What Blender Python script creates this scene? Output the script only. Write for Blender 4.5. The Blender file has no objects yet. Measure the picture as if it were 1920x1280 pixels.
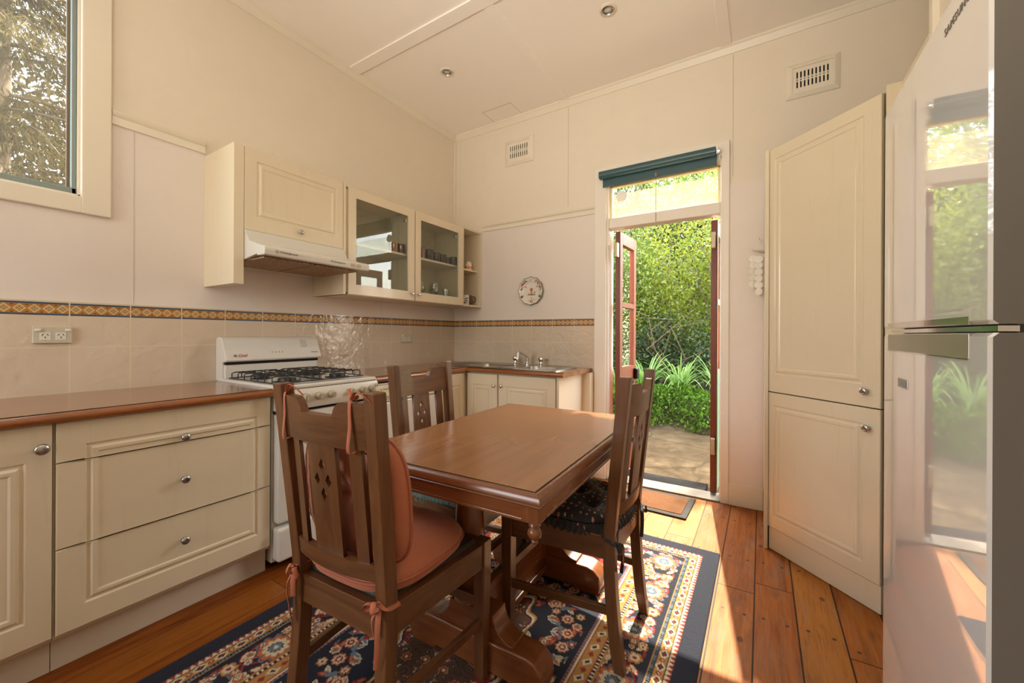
import bpy, math, random
import numpy as np
from mathutils import Vector, Matrix, Euler
random.seed(7); rng = np.random.default_rng(7)
PI = math.pi
scn = bpy.context.scene
COL = scn.collection

# ------------------------------------------------------------------ nodes
class NT:
    def __init__(s, name):
        s.m = bpy.data.materials.new(name); s.m.use_nodes = True
        s.t = s.m.node_tree; s.t.nodes.clear()
        s.out = s.t.nodes.new('ShaderNodeOutputMaterial')
    def n(s, typ, **kw):
        nd = s.t.nodes.new('ShaderNode' + typ)
        for k, v in kw.items(): setattr(nd, k, v)
        return nd
    def put(s, sock, v):
        if v is None: return
        if hasattr(v, 'is_output') or isinstance(v, bpy.types.NodeSocket): s.t.links.new(v, sock)
        else:
            if isinstance(v, (tuple, list)) and len(v) == 3 and sock.type == 'RGBA': v = (*v, 1)
            sock.default_value = v
    def math(s, op, a, b=None, c=None, clamp=False):
        nd = s.n('Math', operation=op); nd.use_clamp = clamp
        for i, v in enumerate((a, b, c)):
            if v is not None: s.put(nd.inputs[i], v)
        return nd.outputs[0]
    def mix(s, f, a, b, blend='MIX'):
        nd = s.n('Mix', data_type='RGBA', blend_type=blend)
        s.put(nd.inputs[0], f); s.put(nd.inputs[6], a); s.put(nd.inputs[7], b)
        return nd.outputs[2]
    def co(s, kind='Object'):
        return s.n('TexCoord').outputs[kind]
    def pos(s): return s.n('NewGeometry').outputs['Position']
    def xyz(s, v):
        nd = s.n('SeparateXYZ'); s.put(nd.inputs[0], v); return nd.outputs
    def comb(s, x, y, z):
        nd = s.n('CombineXYZ')
        for i, v in enumerate((x, y, z)): s.put(nd.inputs[i], v)
        return nd.outputs[0]
    def scale(s, v, sc):
        nd = s.n('Mapping'); s.put(nd.inputs['Vector'], v); nd.inputs['Scale'].default_value = sc
        return nd.outputs[0]
    def noise(s, v, sc, det=4, rough=.55, dist=0, col=False):
        nd = s.n('TexNoise'); s.put(nd.inputs['Vector'], v)
        nd.inputs['Scale'].default_value = sc; nd.inputs['Detail'].default_value = det
        nd.inputs['Roughness'].default_value = rough; nd.inputs['Distortion'].default_value = dist
        return nd.outputs['Color' if col else 'Fac']
    def white(s, v, d='1D'):
        nd = s.n('TexWhiteNoise', noise_dimensions=d)
        s.put(nd.inputs['W' if d == '1D' else 'Vector'], v); return nd.outputs['Value']
    def voro(s, v, sc, feat='F1', out='Distance', rnd=1):
        nd = s.n('TexVoronoi', feature=feat); s.put(nd.inputs['Vector'], v)
        nd.inputs['Scale'].default_value = sc; nd.inputs['Randomness'].default_value = rnd
        return nd.outputs[out]
    def ramp(s, f, stops):
        nd = s.n('ValToRGB'); s.put(nd.inputs[0], f); e = nd.color_ramp.elements
        while len(e) < len(stops): e.new(.5)
        for el, (p, c) in zip(e, stops):
            el.position = p; el.color = (*c, 1) if len(c) == 3 else c
        return nd.outputs[0]
    def bump(s, h, strength=.3, dist=.01, normal=None):
        nd = s.n('Bump'); nd.inputs['Strength'].default_value = strength
        nd.inputs['Distance'].default_value = dist; s.put(nd.inputs['Height'], h)
        if normal: s.put(nd.inputs['Normal'], normal)
        return nd.outputs[0]
    def bsdf(s, col=(.8, .8, .8), rough=.5, metal=0, normal=None, **kw):
        nd = s.n('BsdfPrincipled')
        s.put(nd.inputs['Base Color'], col); s.put(nd.inputs['Roughness'], rough)
        s.put(nd.inputs['Metallic'], metal)
        if normal: s.put(nd.inputs['Normal'], normal)
        for k, v in kw.items(): s.put(nd.inputs[k], v)
        s.t.links.new(nd.outputs[0], s.out.inputs[0]); return nd
    def surf(s, sh): s.t.links.new(sh, s.out.inputs[0])

def plain(name, col, rough=.5, metal=0, bump=0, bscale=40, var=.06, **kw):
    t = NT(name)
    p = t.pos()
    f = t.noise(p, 3.0, 5)
    c = t.mix(f, tuple(x * (1 - var) for x in col), tuple(min(1, x * (1 + var)) for x in col))
    nrm = t.bump(t.noise(p, bscale, 4), bump, .003) if bump else None
    t.bsdf(c, rough, metal, nrm, **kw); return t.m

def wood(name, dark, mid, light, axis, rough=.32, coat=.25, sc=1.0, pore=.45):
    t = NT(name); v = t.co('Object')
    oi = t.n('ObjectInfo').outputs['Random']
    off = t.n('VectorMath', operation='ADD'); t.put(off.inputs[0], v); t.put(off.inputs[1], t.comb(oi, t.math('MULTIPLY', oi, 7.3), t.math('MULTIPLY', oi, 3.1)))
    s = [26 * sc, 26 * sc, 26 * sc]; s[axis] = 1.6 * sc
    a = t.noise(t.scale(off.outputs[0], s), 1.0, 6, .6, .6)
    s2 = [220, 220, 220]; s2[axis] = 9
    b = t.noise(t.scale(off.outputs[0], s2), 1.0, 3, .6)
    c = t.ramp(a, [(.28, dark), (.5, mid), (.74, light)])
    c = t.mix(t.math('MULTIPLY', t.ramp(b, [(.35, (1, 1, 1)), (.55, (0, 0, 0))]), pore), c, dark)
    w = t.noise(off.outputs[0], 4, 3)
    c = t.mix(t.math('MULTIPLY', w, .35), c, tuple(x * .55 for x in mid))
    r = t.math('ADD', t.math('MULTIPLY', b, .08), rough - .03)
    t.bsdf(c, r, 0, t.bump(b, .05, .001), **{'Coat Weight': coat, 'Coat Roughness': .18}); return t.m

def glassmat(name, tint=(1, 1, 1), gloss=.09, haze=0.0, hazecol=(.8, .8, .75), rough=0.0):
    t = NT(name)
    tr = t.n('BsdfTransparent'); t.put(tr.inputs[0], tint)
    gl = t.n('BsdfGlossy'); gl.inputs['Roughness'].default_value = rough
    fr = t.n('LayerWeight'); fr.inputs['Blend'].default_value = .5
    f5 = t.math('POWER', fr.outputs['Facing'], 4.0)
    mx = t.n('MixShader'); t.put(mx.inputs[0], t.math('ADD', t.math('MULTIPLY', f5, .8), .03 + gloss * .1, clamp=True))
    t.t.links.new(tr.outputs[0], mx.inputs[1]); t.t.links.new(gl.outputs[0], mx.inputs[2])
    sh = mx.outputs[0]
    if haze:
        df = t.n('BsdfTranslucent'); t.put(df.inputs[0], hazecol)
        d2 = t.n('BsdfDiffuse'); t.put(d2.inputs[0], hazecol)
        a = t.n('AddShader'); t.t.links.new(df.outputs[0], a.inputs[0]); t.t.links.new(d2.outputs[0], a.inputs[1])
        m2 = t.n('MixShader')
        nz = t.noise(t.pos(), 320, 3)
        t.put(m2.inputs[0], t.math('MULTIPLY', t.math('ADD', nz, .5), haze))
        t.t.links.new(sh, m2.inputs[1]); t.t.links.new(a.outputs[0], m2.inputs[2]); sh = m2.outputs[0]
    t.surf(sh); return t.m

def leafmat(name, c1, c2, trans=.55, rough=.45, spec=.9):
    t = NT(name)
    g = t.n('NewGeometry')
    rnd = g.outputs['Random Per Island']
    c = t.mix(rnd, c1, c2)
    pr = t.n('BsdfPrincipled'); t.put(pr.inputs['Base Color'], c); pr.inputs['Roughness'].default_value = rough; pr.inputs['Specular IOR Level'].default_value = spec
    tl = t.n('BsdfTranslucent'); t.put(tl.inputs[0], t.mix(.5, c, tuple(min(1, x * 1.9) for x in c2)))
    mx = t.n('MixShader'); mx.inputs[0].default_value = trans
    t.t.links.new(pr.outputs[0], mx.inputs[1]); t.t.links.new(tl.outputs[0], mx.inputs[2])
    t.surf(mx.outputs[0]); return t.m

# ------------------------------------------------------------------ meshes
class MB:
    def __init__(s): s.v = []; s.f = []
    def add(s, vs, fs):
        o = len(s.v); s.v += [tuple(v) for v in vs]; s.f += [tuple(i + o for i in f) for f in fs]; return s
    def box(s, x0, x1, y0, y1, z0, z1):
        x0, x1 = sorted((x0, x1)); y0, y1 = sorted((y0, y1)); z0, z1 = sorted((z0, z1))
        return s.add([(x0, y0, z0), (x1, y0, z0), (x1, y1, z0), (x0, y1, z0), (x0, y0, z1), (x1, y0, z1), (x1, y1, z1), (x0, y1, z1)],
                     [(0, 3, 2, 1), (4, 5, 6, 7), (0, 1, 5, 4), (1, 2, 6, 5), (2, 3, 7, 6), (3, 0, 4, 7)])
    def loft(s, rings, cap=True, closed=True):
        n = len(rings[0]); o = len(s.v)
        for r in rings: s.v += [tuple(p) for p in r]
        for i in range(len(rings) - 1):
            for j in range(n if closed else n - 1):
                k = (j + 1) % n
                s.f.append((o + i * n + j, o + i * n + k, o + (i + 1) * n + k, o + (i + 1) * n + j))
        if cap:
            s.f.append(tuple(o + j for j in reversed(range(n))))
            s.f.append(tuple(o + (len(rings) - 1) * n + j for j in range(n)))
        return s
    def prism(s, pts, axis, lo, hi):
        # pts 2d in the two remaining axes (cyclic order)
        def P(p, h):
            q = [0, 0, 0]; q[axis] = h; q[(axis + 1) % 3] = p[0]; q[(axis + 2) % 3] = p[1]; return q
        return s.loft([[P(p, lo) for p in pts], [P(p, hi) for p in pts]])
    def tube(s, path, r, n=8, cap=True):
        path = [Vector(p) for p in path]; rings = []
        up = None
        for i, p in enumerate(path):
            a = path[max(i - 1, 0)]; b = path[min(i + 1, len(path) - 1)]
            d = (b - a).normalized()
            if up is None:
                up = Vector((0, 0, 1)) if abs(d.z) < .9 else Vector((1, 0, 0))
            x = d.cross(up).normalized(); y = x.cross(d).normalized(); up = y
            rr = r[i] if isinstance(r, list) else r
            if isinstance(rr, tuple): rx, ry = rr
            else: rx = ry = rr
            rings.append([p + x * rx * math.cos(2 * PI * k / n) + y * ry * math.sin(2 * PI * k / n) for k in range(n)])
        return s.loft(rings, cap)
    def lathe(s, prof, c=(0, 0, 0), n=24, axis=2, cap=True):
        rings = []
        for r, h in prof:
            ring = []
            for k in range(n):
                a = 2 * PI * k / n; q = [0, 0, 0]
                q[axis] = h; q[(axis + 1) % 3] = r * math.cos(a); q[(axis + 2) % 3] = r * math.sin(a)
                ring.append((q[0] + c[0], q[1] + c[1], q[2] + c[2]))
            rings.append(ring)
        return s.loft(rings, cap)
    def bar(s, a, b, w, h, up=(0, 0, 1)):
        a = Vector(a); b = Vector(b); d = (b - a).normalized(); up = Vector(up)
        x = d.cross(up).normalized(); y = x.cross(d).normalized()
        R = lambda p: [p - x * w / 2 - y * h / 2, p + x * w / 2 - y * h / 2, p + x * w / 2 + y * h / 2, p - x * w / 2 + y * h / 2]
        return s.loft([R(a), R(b)])
    def rectring(s, hx, hy, prof, c=(0, 0)):
        # nested rectangles: prof = [(outset, z)]
        rings = [[(c[0] + sx * (hx + o), c[1] + sy * (hy + o), z) for sx, sy in ((-1, -1), (1, -1), (1, 1), (-1, 1))] for o, z in prof]
        return s.loft(rings)
    def xf(s, M):
        s.v = [tuple(M @ Vector(v)) for v in s.v]; return s
    def mesh(s, name):
        me = bpy.data.meshes.new(name); me.from_pydata(s.v, [], s.f); return me
    def build(s, name, mat, parent=None, bevel=0, seg=2, smooth=None, world=True, fix=True):
        me = s.mesh(name)
        return link(name, me, mat, parent, bevel, seg, smooth, world, fix)

def fixnormals(me):
    import bmesh
    bm = bmesh.new(); bm.from_mesh(me); bmesh.ops.recalc_face_normals(bm, faces=bm.faces); bm.to_mesh(me); bm.free()

def link(name, me, mat, parent=None, bevel=0, seg=2, smooth=None, world=True, fix=False):
    if fix: fixnormals(me)
    o = bpy.data.objects.new(name, me); COL.objects.link(o)
    if mat: me.materials.append(mat)
    if world:
        if parent is not None:
            off = Vector(ROOTW.get(parent.name, (0, 0, 0)))
        else:
            # origin at the base centre of the thing
            n = len(me.vertices); a = np.empty(n * 3); me.vertices.foreach_get('co', a); a = a.reshape(-1, 3)
            off = Vector(((a[:, 0].min() + a[:, 0].max()) / 2, (a[:, 1].min() + a[:, 1].max()) / 2, a[:, 2].min()))
            o.location = off; ROOTW[o.name] = tuple(off)
        me.transform(Matrix.Translation(-off))
        if parent is not None: ROOTW[o.name] = tuple(off)
    if parent is not None: o.parent = parent
    if smooth is not None:
        me.shade_smooth()
        if smooth < 180: me.set_sharp_from_angle(angle=math.radians(smooth))
    if bevel:
        b = o.modifiers.new('bevel', 'BEVEL'); b.width = bevel; b.segments = seg; b.limit_method = 'ANGLE'; b.angle_limit = math.radians(40)
        b.harden_normals = False
    return o
ROOTW = {}

def tag(o, label=None, cat=None, group=None, kind=None):
    if label: o['label'] = label
    if cat: o['category'] = cat
    if group: o['group'] = group
    if kind: o['kind'] = kind
    return o
def thing(name, loc, label=None, cat=None, group=None, rz=0, kind=None):
    o = bpy.data.objects.new(name, None); COL.objects.link(o); o.empty_display_size = .1
    o.location = loc; o.rotation_euler = (0, 0, rz); ROOTW[o.name] = tuple(loc)
    return tag(o, label, cat, group, kind)
def struct(name, mb, mat, **kw):
    o = mb.build(name, mat, None, **kw); o['kind'] = 'structure'; return o
def dup(root, loc, rz=None, label=None, name=None):
    r = root.copy(); COL.objects.link(r); r.location = loc
    if rz is not None: r.rotation_euler = (0, 0, rz)
    if label: r['label'] = label
    for ch in list(root.children):
        c = ch.copy(); COL.objects.link(c); c.parent = r
        for g in ch.children:
            d = g.copy(); COL.objects.link(d); d.parent = c
    return r

def shape2d(loops, th):
    """extrude a 2d outline with holes (first loop = outline) -> mesh in xy, z in [-th/2, th/2]"""
    cu = bpy.data.curves.new('tmp', 'CURVE'); cu.dimensions = '2D'; cu.fill_mode = 'BOTH'; cu.extrude = th / 2
    for lp in loops:
        sp = cu.splines.new('POLY'); sp.points.add(len(lp) - 1)
        for i, (x, y) in enumerate(lp): sp.points[i].co = (x, y, 0, 1)
        sp.use_cyclic_u = True
    o = bpy.data.objects.new('tmp', cu); COL.objects.link(o)
    dg = bpy.context.evaluated_depsgraph_get()
    me = bpy.data.meshes.new_from_object(o.evaluated_get(dg)); me.materials.clear()
    bpy.data.objects.remove(o); bpy.data.curves.remove(cu)
    return me
def textmesh(s, size, ext=.0006, spacing=1.0):
    cu = bpy.data.curves.new('tmp', 'FONT'); cu.body = s; cu.size = size; cu.extrude = ext; cu.space_character = spacing
    o = bpy.data.objects.new('tmp', cu); COL.objects.link(o)
    dg = bpy.context.evaluated_depsgraph_get()
    me = bpy.data.meshes.new_from_object(o.evaluated_get(dg)); me.materials.clear()
    bpy.data.objects.remove(o); bpy.data.curves.remove(cu)
    return me
def frame_from(origin, u, v, n):
    M = Matrix.Identity(4)
    for i, a in enumerate((u, v, n)):
        for j in range(3): M[j][i] = a[j]
    for j in range(3): M[j][3] = origin[j]
    return M
def gridmesh(name, P, cyc=False):
    """P: (n,m,3) numpy grid -> mesh"""
    n, m = P.shape[:2]; me = bpy.data.meshes.new(name)
    me.vertices.add(n * m); me.vertices.foreach_set('co', P.reshape(-1).astype(np.float32))
    jj = np.arange(m if cyc else m - 1); ii = np.arange(n - 1)
    I, J = np.meshgrid(ii, jj, indexing='ij'); K = (J + 1) % m
    F = np.stack([I * m + J, (I + 1) * m + J, (I + 1) * m + K, I * m + K], -1).reshape(-1, 4)
    me.loops.add(F.size); me.polygons.add(len(F))
    me.loops.foreach_set('vertex_index', F.reshape(-1).astype(np.int32))
    me.polygons.foreach_set('loop_start', (np.arange(len(F)) * 4).astype(np.int32))
    me.update(calc_edges=True); me.validate(); return me
def vcol(me, C, name='col'):
    a = me.color_attributes.new(name, 'FLOAT_COLOR', 'POINT')
    D = np.ones((len(me.vertices), 4), np.float32); D[:, :3] = C.reshape(-1, 3); a.data.foreach_set('color', D.reshape(-1))
def vcolmat(name, rough=.9, bump=None, **kw):
    t = NT(name); a = t.n('VertexColor'); a.layer_name = 'col'
    c = a.outputs[0]
    nrm = None
    if bump: nrm = t.bump(t.noise(t.pos(), bump, 3), .6, .004)
    t.bsdf(c, rough, 0, nrm, **kw); return t.m

def panel(mb, w, h, th=.018, mL=.055, mR=.055, mT=.055, mB=.055, prof=((0, 0), (.006, -.005), (.012, -.005), (.02, .0015), (.03, .0015), (.036, -.002))):
    """moulded front in local x (0..w), y (0..h), z front at 0, back at -th. margin 0 = moulding runs off that edge"""
    def rect(d, z, k=0):
        l = mL + d if mL else 0; r = mR + d if mR else 0; t = mT + d if mT else 0; b = mB + d if mB else 0
        return [(l, b, z), (w - r, b, z), (w - r, h - t, z), (l, h - t, z)]
    e = .0025
    rings = [[(0, 0, -th), (w, 0, -th), (w, h, -th), (0, h, -th)], [(0, 0, -e), (w, 0, -e), (w, h, -e), (0, h, -e)],
             [(e, e, 0), (w - e, e, 0), (w - e, h - e, 0), (e, h - e, 0)]]
    for d, z in prof: rings.append(rect(d, z))
    return mb.loft(rings)
# ------------------------------------------------------------------ materials
def wallmat(name, c, c2, stain=.12):
    t = NT(name); p = t.pos()
    f = t.noise(p, 1.3, 6, .62); g = t.noise(p, 9, 5, .6)
    col = t.mix(t.math('MULTIPLY', t.ramp(f, [(.35, (0, 0, 0)), (.7, (1, 1, 1))]), .55), c, c2)
    col = t.mix(t.math('MULTIPLY', t.ramp(g, [(.52, (0, 0, 0)), (.8, (1, 1, 1))]), stain), col, tuple(x * .72 for x in c))
    sp = t.voro(p, 26); col = t.mix(t.math('MULTIPLY', t.math('LESS_THAN', sp, .045), .22), col, (.2, .15, .1))
    b = t.bump(t.math('ADD', t.noise(p, 60, 4), t.math('MULTIPLY', t.noise(p, 5, 3), 2)), .10, .004)
    t.bsdf(col, .55, 0, b); return t.m
M_up = wallmat('cream_wall_paint', (.79, .715, .60), (.74, .665, .55))
M_low = wallmat('pale_pink_wall_paint', (.78, .715, .665), (.75, .685, .63))
M_ceil = wallmat('ceiling_paint', (.92, .88, .815), (.90, .86, .79), .05)
M_trim = plain('cream_trim_paint', (.78, .72, .60), .35, bump=.08, bscale=18)
M_white_trim = plain('white_frame_paint', (.82, .77, .69), .35, bump=.06, bscale=18)
def lamimat(name, col):
    t = NT(name); p = t.pos()
    v = t.scale(p, (30, 30, 2.2)); a = t.noise(v, 1, 5, .6, .8)
    c = t.mix(t.noise(p, 2.5, 3), tuple(x * .95 for x in col), tuple(min(1, x * 1.04) for x in col))
    c = t.mix(t.math('MULTIPLY', t.math('GREATER_THAN', a, .62), .10), c, tuple(x * .75 for x in col))
    t.bsdf(c, .27, 0, t.bump(a, .10, .002), **{'Coat Weight': .15}); return t.m
M_lam = lamimat('cream_woodgrain_laminate', (.745, .655, .49))
M_lamin = plain('cabinet_inside_white', (.74, .69, .58), .5)
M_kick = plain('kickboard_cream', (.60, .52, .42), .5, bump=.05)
M_steel = plain('brushed_steel', (.52, .50, .47), .28, 1, bump=.05, bscale=200)
M_knob = plain('satin_nickel', (.46, .46, .47), .26, 1)
M_chrome = plain('chrome', (.72, .72, .72), .08, 1)
M_enamel = plain('white_enamel', (.72, .70, .65), .16, **{'Coat Weight': .4})
M_hoodw = plain('white_hood_enamel', (.66, .64, .59), .25)
M_fridge_side = plain('fridge_side_shaded_grey', (.17, .155, .135), .4, bump=.06, bscale=250)  # grey side, with the shade on it darkened into the colour
def fridgemat():
    t = NT('gloss_white_fridge'); p = t.pos()
    b = t.bump(t.noise(p, 3.2, 1), .05, .012)
    t.bsdf((.80, .79, .775), .05, 0, b, **{'Coat Weight': 1.0, 'Coat Roughness': .015, 'Specular IOR Level': .75, 'Coat IOR': 1.7}); return t.m
M_fridge = fridgemat()
M_black = plain('black_iron', (.012, .012, .012), .45)
M_dark = plain('dark_gap', (.01, .009, .008), .9)
M_beigeplastic = plain('beige_plastic', (.44, .38, .27), .4)
M_creamplastic = plain('cream_panel_plastic', (.70, .62, .42), .4)
M_whiteplastic = plain('white_plastic', (.72, .70, .64), .35)
M_socket = plain('grey_cream_socket_plastic', (.55, .51, .40), .35)
M_ink = plain('grey_ink', (.16, .14, .12), .6)
M_red = plain('red_ink', (.5, .03, .02), .6)
M_fridgeink = plain('fridge_logo_grey', (.20, .17, .15), .35, .3)
D1, D2, D3 = (.075, .028, .010), (.155, .063, .023), (.215, .094, .037)
M_wx, M_wy, M_wz = [wood('walnut_wood_' + 'xyz'[i], D1, D2, D3, i, pore=.3) for i in range(3)]
M_tabletop = wood('table_top_wood', (.28, .122, .045), (.345, .155, .06), (.40, .19, .078), 1, .22, .5, .5, .10)
M_tabx = wood('table_red_wood_x', (.15, .045, .014), (.22, .07, .022), (.27, .095, .032), 0, .25, .4, .8, .2)
M_taby = wood('table_red_wood_y', (.15, .045, .014), (.22, .07, .022), (.27, .095, .032), 1, .25, .4, .8, .2)
M_tabz = wood('table_red_wood_z', (.15, .047, .015), (.22, .073, .023), (.28, .10, .034), 2, .25, .4, .8, .2)
M_bench_y = wood('worktop_wood_y', (.14, .048, .017), (.28, .105, .038), (.37, .155, .062), 1, .2, .6, .6)
M_bench_x = wood('worktop_wood_x', (.16, .058, .02), (.31, .125, .048), (.42, .19, .082), 0, .2, .6, .6)
M_bench_e = wood('worktop_edge_wood', (.16, .045, .012), (.34, .11, .03), (.46, .17, .05), 1, .2, .6, .6)
M_bench_ex = wood('worktop_edge_wood_x', (.16, .045, .012), (.34, .11, .03), (.46, .17, .05), 0, .2, .6, .6)
M_doorwood = wood('red_door_wood', (.13, .022, .007), (.20, .036, .010), (.26, .052, .015), 2, .4, .1)
M_doorgreen = plain('green_door_paint', (.10, .16, .10), .4)
M_glass = glassmat('clear_glass')
M_cabglass = glassmat('cabinet_glass', (.93, .95, .91), .12)
M_frost = glassmat('frosted_film_glass', (.93, .92, .86), .1, .05, (.9, .86, .70))
M_winglass = glassmat('window_glass', (.95, .95, .9), .1, .02, (.8, .75, .6))
M_blind = plain('dark_teal_blind_fabric', (.04, .10, .115), .3, bump=.05, bscale=200)
M_alu = plain('weathered_aluminium', (.26, .32, .31), .45, .55, bump=.1, bscale=60, var=.2)
M_winwood = plain('brown_window_liner', (.22, .12, .06), .5)

def tilemat(name, axis, off):
    t = NT(name); p = t.xyz(t.pos())
    u = t.math('DIVIDE', t.math('ADD', t.math('MULTIPLY', p[1], -1) if axis == 1 else p[0], off), .2)
    fu = t.math('FRACT', t.math('ADD', u, 20))
    zz = t.math('DIVIDE', t.math('SUBTRACT', p[2], .867), .2005)
    fz = t.math('FRACT', t.math('ADD', zz, 10))
    eu = t.math('ABSOLUTE', t.math('SUBTRACT', fu, .5)); ez = t.math('ABSOLUTE', t.math('SUBTRACT', fz, .5))
    grout = t.math('GREATER_THAN', t.math('MAXIMUM', eu, ez), .4895)
    vb = t.math('DIVIDE', t.math('SUBTRACT', p[2], 1.205), .055)
    inb = t.math('MULTIPLY', t.math('GREATER_THAN', vb, 0), t.math('LESS_THAN', vb, 1))
    bv = t.math('ABSOLUTE', t.math('SUBTRACT', vb, .5))
    blue = t.math('GREATER_THAN', bv, .36)
    fa = t.math('FRACT', t.math('MULTIPLY', fu, 5))
    a = t.math('ABSOLUTE', t.math('SUBTRACT', fa, .5)); b = t.math('DIVIDE', bv, .72)
    ds = t.math('ADD', a, b)
    cream = (.66, .54, .34)
    c = t.ramp(ds, [(0, (.70, .60, .42)), (.205, (.40, .13, .02)), (.265, (.62, .38, .10)), (.40, cream), (.475, (.42, .18, .04))])
    c.node.color_ramp.interpolation = 'CONSTANT'
    a2 = t.math('SUBTRACT', fa, .5)
    bs = t.math('DIVIDE', t.math('SUBTRACT', vb, .5), .72)
    # petals
    mn = t.math('MINIMUM', a, b); mxx = t.math('MAXIMUM', a, b)
    pet = t.math('MULTIPLY', t.math('MULTIPLY', t.math('LESS_THAN', mn, .042), t.math('GREATER_THAN', mxx, .045)), t.math('LESS_THAN', mxx, .165))
    c = t.mix(pet, c, (.03, .07, .06))
    leaf = t.math('MULTIPLY', t.math('GREATER_THAN', a, .40), t.math('MULTIPLY', t.math('GREATER_THAN', b, .33), t.math('LESS_THAN', b, .43)))
    c = t.mix(leaf, c, (.06, .07, .02))
    c = t.mix(blue, c, (.035, .075, .14))
    rnd = t.white(t.math('ADD', t.math('FLOOR', u), t.math('MULTIPLY', t.math('FLOOR', zz), 13.7)))
    base = t.mix(t.noise(t.pos(), 6, 3), (.63, .52, .40), (.69, .59, .47))
    base = t.mix(t.math('MULTIPLY', rnd, .35), base, (.58, .48, .37))
    col = t.mix(inb, base, c)
    col = t.mix(grout, col, (.70, .60, .40))
    wav = t.noise(t.comb(t.math('MULTIPLY', u, .2), t.math('MULTIPLY', rnd, 9), p[2]), 17, 2, .5, .4)
    h = t.math('SUBTRACT', t.math('MULTIPLY', wav, 1.1), t.math('MULTIPLY', grout, .25))
    t.bsdf(col, t.math('ADD', t.math('MULTIPLY', grout, .5), .09), 0, t.bump(h, .35, .012), **{'Specular IOR Level': .55}); return t.m
M_tileL = tilemat('glazed_tiles_left', 1, -.0014)
M_tileB = tilemat('glazed_tiles_back', 0, -.0834)

def floormat():
    t = NT('old_floorboards'); P = t.pos(); p = t.xyz(P)
    u = t.math('DIVIDE', t.math('SUBTRACT', p[0], 2.42 - 1.45), .145); bi = t.math('FLOOR', u); fu = t.math('FRACT', u)
    r = t.white(bi); r2 = t.white(t.math('ADD', bi, 57.3))
    yy = t.math('DIVIDE', t.math('ADD', p[1], t.math('MULTIPLY', r2, 7)), 2.1); seg = t.math('FLOOR', yy); fy = t.math('FRACT', t.math('ADD', yy, 30))
    rs = t.white(t.math('ADD', t.math('MULTIPLY', bi, 3.17), t.math('MULTIPLY', seg, 11.3)))
    v = t.comb(t.math('MULTIPLY', p[0], 30), t.math('ADD', t.math('MULTIPLY', p[1], 2.2), t.math('MULTIPLY', rs, 40)), 0)
    g = t.noise(v, 1, 6, .62, .8)
    v2 = t.comb(t.math('MULTIPLY', p[0], 230), t.math('MULTIPLY', p[1], 8), 0); g2 = t.noise(v2, 1, 3)
    c = t.ramp(g, [(.28, (.14, .036, .005)), (.48, (.29, .093, .014)), (.72, (.38, .135, .023))])
    c = t.mix(t.math('MULTIPLY', rs, .55), c, (.27, .078, .017))
    c = t.mix(t.math('MULTIPLY', t.math('GREATER_THAN', rs, .72), .4), c, (.44, .20, .035))
    c = t.mix(t.math('MULTIPLY', t.math('GREATER_THAN', g2, .56), .25), c, (.08, .03, .012))
    side = t.n('MapRange'); t.put(side.inputs[0], p[0]); side.inputs[1].default_value = 1.3; side.inputs[2].default_value = 2.3
    w = t.noise(t.comb(t.math('MULTIPLY', p[0], 16), t.math('MULTIPLY', p[1], 3.2), 3), 1, 7, .68)
    wm = t.math('MULTIPLY', t.ramp(w, [(.5, (0, 0, 0)), (.68, (1, 1, 1))]), side.outputs[0])
    c = t.mix(t.math('MULTIPLY', wm, .5), c, (.26, .145, .085))
    w2 = t.noise(t.comb(t.math('MULTIPLY', p[0], 9), t.math('MULTIPLY', p[1], 3), 11), 1, 5, .6)
    c = t.mix(t.math('MULTIPLY', t.math('MULTIPLY', t.ramp(w2, [(.56, (0, 0, 0)), (.72, (1, 1, 1))]), side.outputs[0]), .6), c, (.10, .05, .03))
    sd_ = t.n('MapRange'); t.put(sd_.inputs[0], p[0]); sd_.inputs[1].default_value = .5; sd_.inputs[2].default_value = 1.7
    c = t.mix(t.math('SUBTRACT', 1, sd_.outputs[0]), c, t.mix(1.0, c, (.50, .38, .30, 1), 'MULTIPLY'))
    # nails
    ny = t.math('SUBTRACT', t.math('FRACT', t.math('ADD', t.math('DIVIDE', p[1], .46), t.math('ADD', t.math('MULTIPLY', r, .1), 20))), .5)
    nx = t.math('SUBTRACT', t.math('ABSOLUTE', t.math('SUBTRACT', fu, .5)), .27)
    nd = t.math('SQRT', t.math('ADD', t.math('POWER', t.math('MULTIPLY', ny, .46), 2), t.math('POWER', t.math('MULTIPLY', nx, .145), 2)))
    c = t.mix(t.math('MULTIPLY', t.math('LESS_THAN', nd, .0066), side.outputs[0]), c, (.05, .035, .03))
    kn = t.voro(t.comb(t.math('MULTIPLY', p[0], 7), t.math('MULTIPLY', p[1], 4.3), 0), 1)
    c = t.mix(t.math('MULTIPLY', t.math('LESS_THAN', kn, .075), .75), c, (.07, .03, .02))
    ed = t.math('GREATER_THAN', t.math('ABSOLUTE', t.math('SUBTRACT', fu, .5)), t.math('SUBTRACT', .4885, t.math('MULTIPLY', side.outputs[0], .007)))
    jt = t.math('LESS_THAN', fy, .0022)
    gap = t.math('MAXIMUM', ed, jt)
    gw = t.math('ADD', t.math('MULTIPLY', side.outputs[0], .6), .35)
    c = t.mix(t.math('MULTIPLY', gap, gw), c, (.012, .007, .004))
    rough = t.math('ADD', t.math('ADD', t.math('MULTIPLY', side.outputs[0], .3), .16), t.math('MULTIPLY', g2, .12))
    h = t.math('SUBTRACT', t.math('MULTIPLY', g2, .25), t.math('MULTIPLY', gap, 1.5))
    t.bsdf(c, rough, 0, t.bump(h, .35, .003), **{'Specular IOR Level': .12}); return t.m
M_floor = floormat()

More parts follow.
